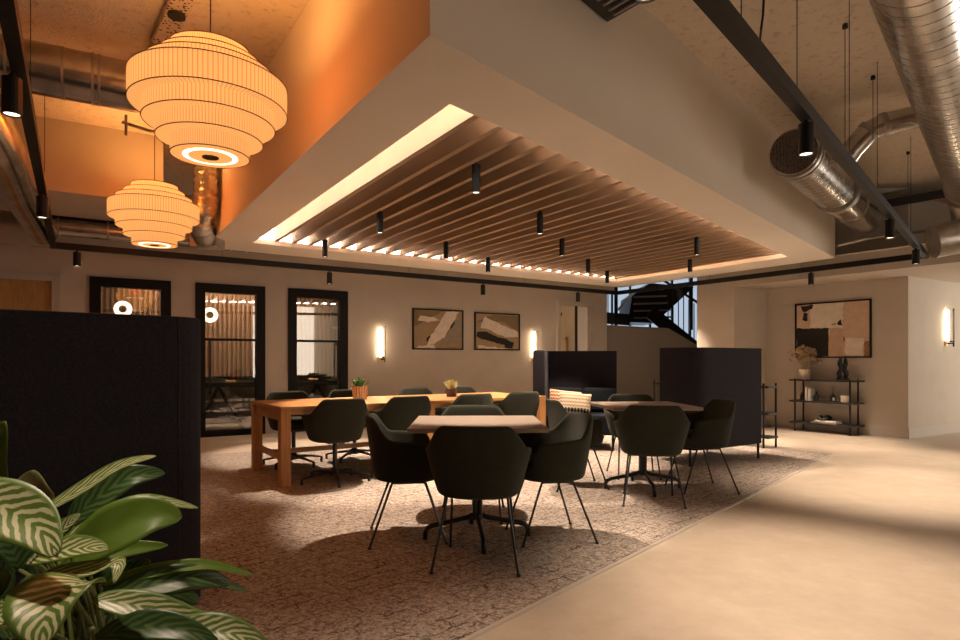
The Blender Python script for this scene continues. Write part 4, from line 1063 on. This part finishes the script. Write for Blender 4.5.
# ------------------------------------------------------------------ staircase behind the low wall
struct(MB().prism([P2(606, 0, .01)*0+Vector(((606-CX)*13.2/F, 13.2)), Vector(((700-CX)*13.2/F, 13.2)), Vector(((700-CX)*13.2/F, 13.35)), Vector(((606-CX)*13.2/F, 13.35))], 0, 1.021).build('wall_stair', 'greypaint'))
gl = MB(); YS = 13.2
def S(px, py, Y=13.2): v = at(px, py, Y); return v
mbw = MB()
poly = [S(606, 325), S(668, 328), S(697, 345), S(706, 352), S(706, 365), S(606, 365)]
vs = [tuple(v) for v in poly]+[(v.x, v.y+.15, v.z) for v in poly]; n = len(poly)
mbw.add(vs, [list(range(n)), list(range(n, 2*n))]+[[i, (i+1) % n, n+(i+1) % n, n+i] for i in range(n)]); struct(mbw.build('wall_stair_top', 'greypaint'))
struct(MB().box((590-CX)*17/F, (740-CX)*17/F, 17, 17.05, 1.0, 3.5).build('window_4', 'day'))
mu = MB()
for px in (612, 630, 650, 672, 690, 705): x = (px-CX)*16.9/F; mu.box(x-.02, x+.02, 16.85, 16.95, 1.0, 3.5)
struct(mu.build('window_5', 'frame'))
stc = thing('staircase', 'dark steel staircase against daylight windows seen behind the booths', 'staircase', (3.5, 14.5, 0))
def bm2(a, b, w, h, nm, mat='blackgloss'): return MB().beam(a, b, w, h).build(nm, mat, stc, world=True)
# upper flight seen from below: from top left down to lower right and landing
lp = [at(628, 322, 14.2), at(655, 323, 14.2), at(694, 287, 14.2), at(650, 283, 14.2), at(632, 296, 14.2)]
mbx = MB(); vs = [tuple(v) for v in lp]+[(v.x, v.y+1.1, v.z) for v in lp]; n = len(lp); mbx.add(vs, [list(range(n)), list(range(n, 2*n))]+[[i, (i+1) % n, n+(i+1) % n, n+i] for i in range(n)]); mbx.build('landing', 'blackgloss', stc, world=True)
for i in range(5):
    z = 318-i*7; bm2(at(634, z, 14.12), at(672-i*2, z-1, 14.12), .12, .035, 'tread', 'greypaint')
bm2(at(650, 312, 13.9), at(712, 362, 13.9), .05, .30, 'stringer')
bm2(at(606, 318, 14.0), at(630, 320, 14.0), .05, .26, 'stringer')
bm2(at(618, 310, 14.0), at(634, 292, 14.0), .04, .05, 'handrail', 'white')
bm2(at(634, 292, 14.0), at(650, 288, 14.0), .04, .05, 'handrail', 'white')
for px in (616, 691): bm2(at(px, 270, 13.95), at(px, 330, 13.95), .07, .06, 'post')
for i in range(7):
    px = 668+i*5.2; y0 = 312+(px-655)*.75; bm2(at(px, y0+6, 13.9), at(px, y0-38, 13.9), .018, .018, 'baluster', 'dark')
for i in range(3):
    px = 608+i*4; bm2(at(px, 316, 14.0), at(px, 283, 14.0), .018, .018, 'baluster', 'dark')
bm2(at(660, 278, 13.9), at(712, 312, 13.9), .04, .05, 'handrail', 'dark')
struct(MB().box((590-CX)*13.3/F, (720-CX)*13.3/F, 13.2, 13.35, 2.92, ZC).build('trim_9', 'wall'))

# ------------------------------------------------------------------ small plants on the communal table
p = flr(360, 399.5, .713); 
pt = thing('succulent_plant', 'small green succulent in a fluted wooden pot on the communal table', 'plant', (p.x, p.y, TH+Z8))
pm = MB(); NUM = 18; prof = []
vs = []; ns = 72
for (r, z) in ((.001, 0), (.068, 0), (.084, .14), (.076, .14), (.074, .12), (.001, .12)):
    for k in range(ns): a = 2*PI*k/ns; rr = r*(1+(.045*math.cos(NUM*a) if r > .05 and z != .12 else 0)); vs.append((rr*math.cos(a), rr*math.sin(a), z))
pm.add(vs, [[i*ns+k, i*ns+(k+1) % ns, (i+1)*ns+(k+1) % ns, (i+1)*ns+k] for i in range(5) for k in range(ns)]); pm.build('pot', 'potwood', pt)
def tuft(n, h, sp, w, base):
    mb = MB()
    for i in range(n):
        a = random.uniform(0, 2*PI); t = random.uniform(.1, 1); r = sp*t; hh = h*random.uniform(.7, 1.05)*(1-.25*t); b0 = Vector((r*.25*math.cos(a), r*.25*math.sin(a), base)); e = Vector((r*math.cos(a), r*math.sin(a), base+hh)); m_ = b0.lerp(e, .55)+Vector((0, 0, h*.08))
        side = Vector((-math.sin(a), math.cos(a), 0))*w
        mb.add([b0-side*.4, b0+side*.4, m_+side, e, m_-side, m_+Vector((math.cos(a), math.sin(a), -.3))*w*.4], [[0, 1, 2, 5], [0, 5, 4], [2, 3, 5], [5, 3, 4]])
    return mb
tuft(44, .13, .115, .012, .12).build('foliage', 'smallleaf', pt)
p = flr(451.5, 396.5, .713)
pt = thing('potted_plant', 'small pale flowering plant in a plum pot on the communal table', 'plant', (p.x, p.y, TH+Z8))
MB().lathe([(0, 0), (.055, 0), (.065, .085), (.057, .085), (.056, .07), (0, .07)], 24).build('pot', 'potplum', pt)
tuft(110, .15, .12, .006, .07).build('foliage', 'paleleaf', pt)

# ------------------------------------------------------------------ big striped plant
PB = Vector((-1.02, 1.62, 0))
bp_ = thing('striped_leaf_plant', 'large leafy plant with cream striped green leaves at the lower left', 'plant', PB)
sharp(MB().lathe([(0, 0), (.16, 0), (.17, .01), (.21, .34), (.195, .34), (.19, .31), (0, .31)], 36).build('pot', 'dark', bp_, smooth=True))
MB().lathe([(0, .31), (.19, .31), (.19, .315), (0, .32)], 24).build('soil', 'soil', bp_)
def bez(pts, n):
    m = len(pts)-1; res = []
    for i in range(n+1):
        t = i/n*m; k = min(int(t), m-1); f = t-k
        p0 = pts[max(k-1, 0)]; p1 = pts[k]; p2 = pts[k+1]; p3 = pts[min(k+2, m)]
        res.append(.5*((2*p1)+(p2-p0)*f+(2*p0-5*p1+4*p2-p3)*f*f+(3*p1-p0-3*p2+p3)*f**3))
    return res
def leaf(px, wpx, mat, facing, stem=True, fold=.25):
    """px: list of (x, y, Y) from base to tip; wpx full width in px; facing: normal hint"""
    pts = [at(*q) for q in px]; Ym = sum(q[2] for q in px)/len(px); w = wpx*Ym/F/2
    n = 16; sp = bez(pts, n); NV = 8; mb = MB(); uvs = []; vs = []
    Fh = Vector(facing).normalized()
    for i, p in enumerate(sp):
        d = (sp[min(i+1, n)]-sp[max(i-1, 0)]).normalized(); side = d.cross(Fh).normalized(); nr = side.cross(d).normalized()
        t = i/n; ww = w*min(1, (math.sin(PI*min(1, t*.93+.045)**.8))**.85)
        if t > .96: ww *= .5
        for j in range(NV+1):
            v = j/NV*2-1; cur = fold*w*(abs(v)**1.3)*(ww/w)+.03*w*math.sin(9*t+2*v)
            vs.append(p+side*v*ww+nr*cur); uvs.append((t, v))
    fs = [[i*(NV+1)+j, i*(NV+1)+j+1, (i+1)*(NV+1)+j+1, (i+1)*(NV+1)+j] for i in range(n) for j in range(NV)]
    mb.add(vs, fs); mb.uv = uvs
    lf = mb.build('leaf', mat, bp_, smooth=True, world=True)
    so = lf.modifiers.new('th', 'SOLIDIFY'); so.thickness = .0012; so.offset = 0
    if stem:
        b = pts[0]; r0 = Vector((PB.x+random.uniform(-.06, .06), PB.y+random.uniform(-.06, .06), .31)); mid = r0.lerp(b, .55)+Vector((0, 0, .06))
        MB().tube(bez([r0, mid, b], 8), .0055, 6).build('leaf_stalk', 'stem', bp_, smooth=True, world=True)
S_, Pn, Dk, Bn = 'leafstripe', 'leafplain', 'leafdark', 'leafbrown'
cam_f = (0, -1, .25); upf = (0, -.55, 1); 
LV = [
 ([(-6, 510, 1.5), (-4, 465, 1.48), (5, 421, 1.45)], 36, Pn, cam_f),
 ([(38, 515, 1.75), (35, 492, 1.75), (33, 470, 1.74)], 44, Bn, cam_f),
 ([(42, 512, 1.62), (80, 490, 1.62), (120, 466, 1.62), (156, 456, 1.60)], 17, S_, (0, -.8, .7)),
 ([(70, 522, 1.72), (95, 500, 1.72), (130, 477, 1.74), (165, 473, 1.78)], 30, Dk, (0, -1, .3)),
 ([(55, 550, 1.60), (100, 520, 1.62), (145, 501, 1.66), (198, 508, 1.72)], 20, S_, (0, -.8, .8)),
 ([(70, 560, 1.52), (110, 532, 1.52), (150, 516, 1.54), (182, 517, 1.56)], 50, Pn, (0.1, -1, .5)),
 ([(-30, 490, 1.30), (5, 508, 1.30), (38, 528, 1.28), (58, 556, 1.24)], 58, S_, (-.1, -.9, .8)),
 ([(42, 548, 1.66), (62, 530, 1.66), (80, 514, 1.66)], 20, S_, (0, -1, .5)),
 ([(30, 560, 1.45), (55, 552, 1.42), (85, 548, 1.40), (108, 549, 1.38)], 30, S_, (0, -.7, .8)),
 ([(12, 595, 1.42), (50, 577, 1.40), (95, 570, 1.38), (118, 564, 1.36), (114, 584, 1.33)], 24, S_, (0, -.5, 1)),
 ([(85, 582, 1.35), (62, 590, 1.28), (46, 612, 1.22), (44, 646, 1.18)], 84, S_, (0, -1, .7)),
 ([(-20, 612, 1.35), (-5, 592, 1.33), (12, 574, 1.30)], 40, Pn, (0, -1, .4)),
 ([(100, 585, 1.65), (150, 572, 1.68), (205, 565, 1.72), (254, 575, 1.78)], 15, Pn, (0, -.8, .8)),
 ([(100, 600, 1.62), (150, 585, 1.66), (195, 577, 1.70), (232, 584, 1.76)], 30, Dk, (0, -.9, .6)),
 ([(130, 596, 1.68), (180, 588, 1.72), (215, 583, 1.76), (248, 591, 1.80)], 14, Dk, (0, -.8, .8)),
 ([(95, 600, 1.45), (140, 606, 1.46), (190, 620, 1.47), (238, 630, 1.48)], 30, S_, (0, -.8, .8)),
 ([(170, 630, 1.42), (205, 630, 1.42), (240, 636, 1.42), (275, 655, 1.44)], 34, S_, (0, -.8, .8)),
 ([(95, 640, 1.40), (140, 626, 1.40), (185, 630, 1.40), (220, 645, 1.40)], 30, Dk, (0, -.9, .7)),
 ([(-30, 640, 1.22), (-10, 618, 1.22), (16, 618, 1.22)], 34, S_, (0, -.9, .8)),
 ([(80, 620, 1.62), (110, 600, 1.68), (160, 592, 1.74), (200, 600, 1.78)], 34, Dk, (0, -.9, .5)),
 ([(20, 570, 1.72), (10, 545, 1.72), (-10, 520, 1.72)], 50, Dk, (0, -1, .4)),
 ([(40, 590, 1.78), (60, 560, 1.78), (95, 545, 1.78)], 46, Dk, (0, -1, .3)),
 ([(90, 610, 1.78), (110, 590, 1.80), (150, 560, 1.82)], 44, Dk, (0, -1, .3)),
 ([(75, 560, 1.75), (82, 535, 1.78), (80, 512, 1.82)], 30, Dk, (0, -1, .3)),
 ([(0, 600, 1.66), (-10, 570, 1.66), (-20, 545, 1.66)], 50, Dk, (0, -1, .3)),
 ([(60, 640, 1.70), (90, 625, 1.72), (130, 615, 1.75)], 46, Dk, (0, -1, .5)),
 ([(140, 660, 1.55), (170, 640, 1.56), (215, 625, 1.60), (240, 640, 1.62)], 30, Dk, (0, -.9, .7)),
 ([(60, 570, 1.58), (90, 556, 1.58), (115, 550, 1.60), (168, 545, 1.62)], 26, Pn, (0, -1, .4)),
 ([(10, 640, 1.5), (25, 600, 1.55), (30, 575, 1.6)], 40, Dk, (0, -1, .4)),
]
for (px, w, m_, fc) in LV: leaf(px, w, m_, fc)

# ------------------------------------------------------------------ lights
for (p, en) in SPOTS:
    if p.z > 2.3: spot_light(p, en*3.6, 66, .35, radius=.02)
    else: spot_light(p, en*.85, 74, .8)
we = sempty('window_6', (10.99, 8.3, 0), 0)  # added unseen window, goes with the fill for the right side
MB().box(-.03, 0, -.9, .9, .6, 2.2).build('window_pane', 'day', we); MB().box(-.05, 0, -.98, -.9, .5, 2.3).box(-.05, 0, .9, .98, .5, 2.3).box(-.05, 0, -.9, .9, .5, .6).box(-.05, 0, -.9, .9, 2.2, 2.3).build('window_frame', 'frame', we)
o = light('window_daylight', 'AREA', (10.85, 8.3, 1.5), 85, (1, .88, .74)); o.data.shape = 'RECTANGLE'; o.data.size = 1.5; o.data.size_y = 1.7; o.rotation_euler = (0, PI/2, 0)  # area fill added out of view to brighten the right walls
# camera
cam = bpy.data.cameras.new('camera'); co = bpy.data.objects.new('camera', cam); COL.objects.link(co)
co.location = (0, 0, HC); co.rotation_euler = (PI/2, 0, 0); cam.sensor_width = 36; cam.lens = F/960*36; cam.shift_y = 40/960; cam.clip_start = .05
SC.camera = co
w = bpy.data.worlds.new('world'); SC.world = w; w.use_nodes = True
w.node_tree.nodes['Background'].inputs[0].default_value = (1, .82, .65, 1); w.node_tree.nodes['Background'].inputs[1].default_value = 2.7
vs_ = SC.view_settings; vs_.view_transform = 'Standard'; vs_.look = 'None'; vs_.gamma = 1; vs_.use_curve_mapping = False; vs_.exposure = .60
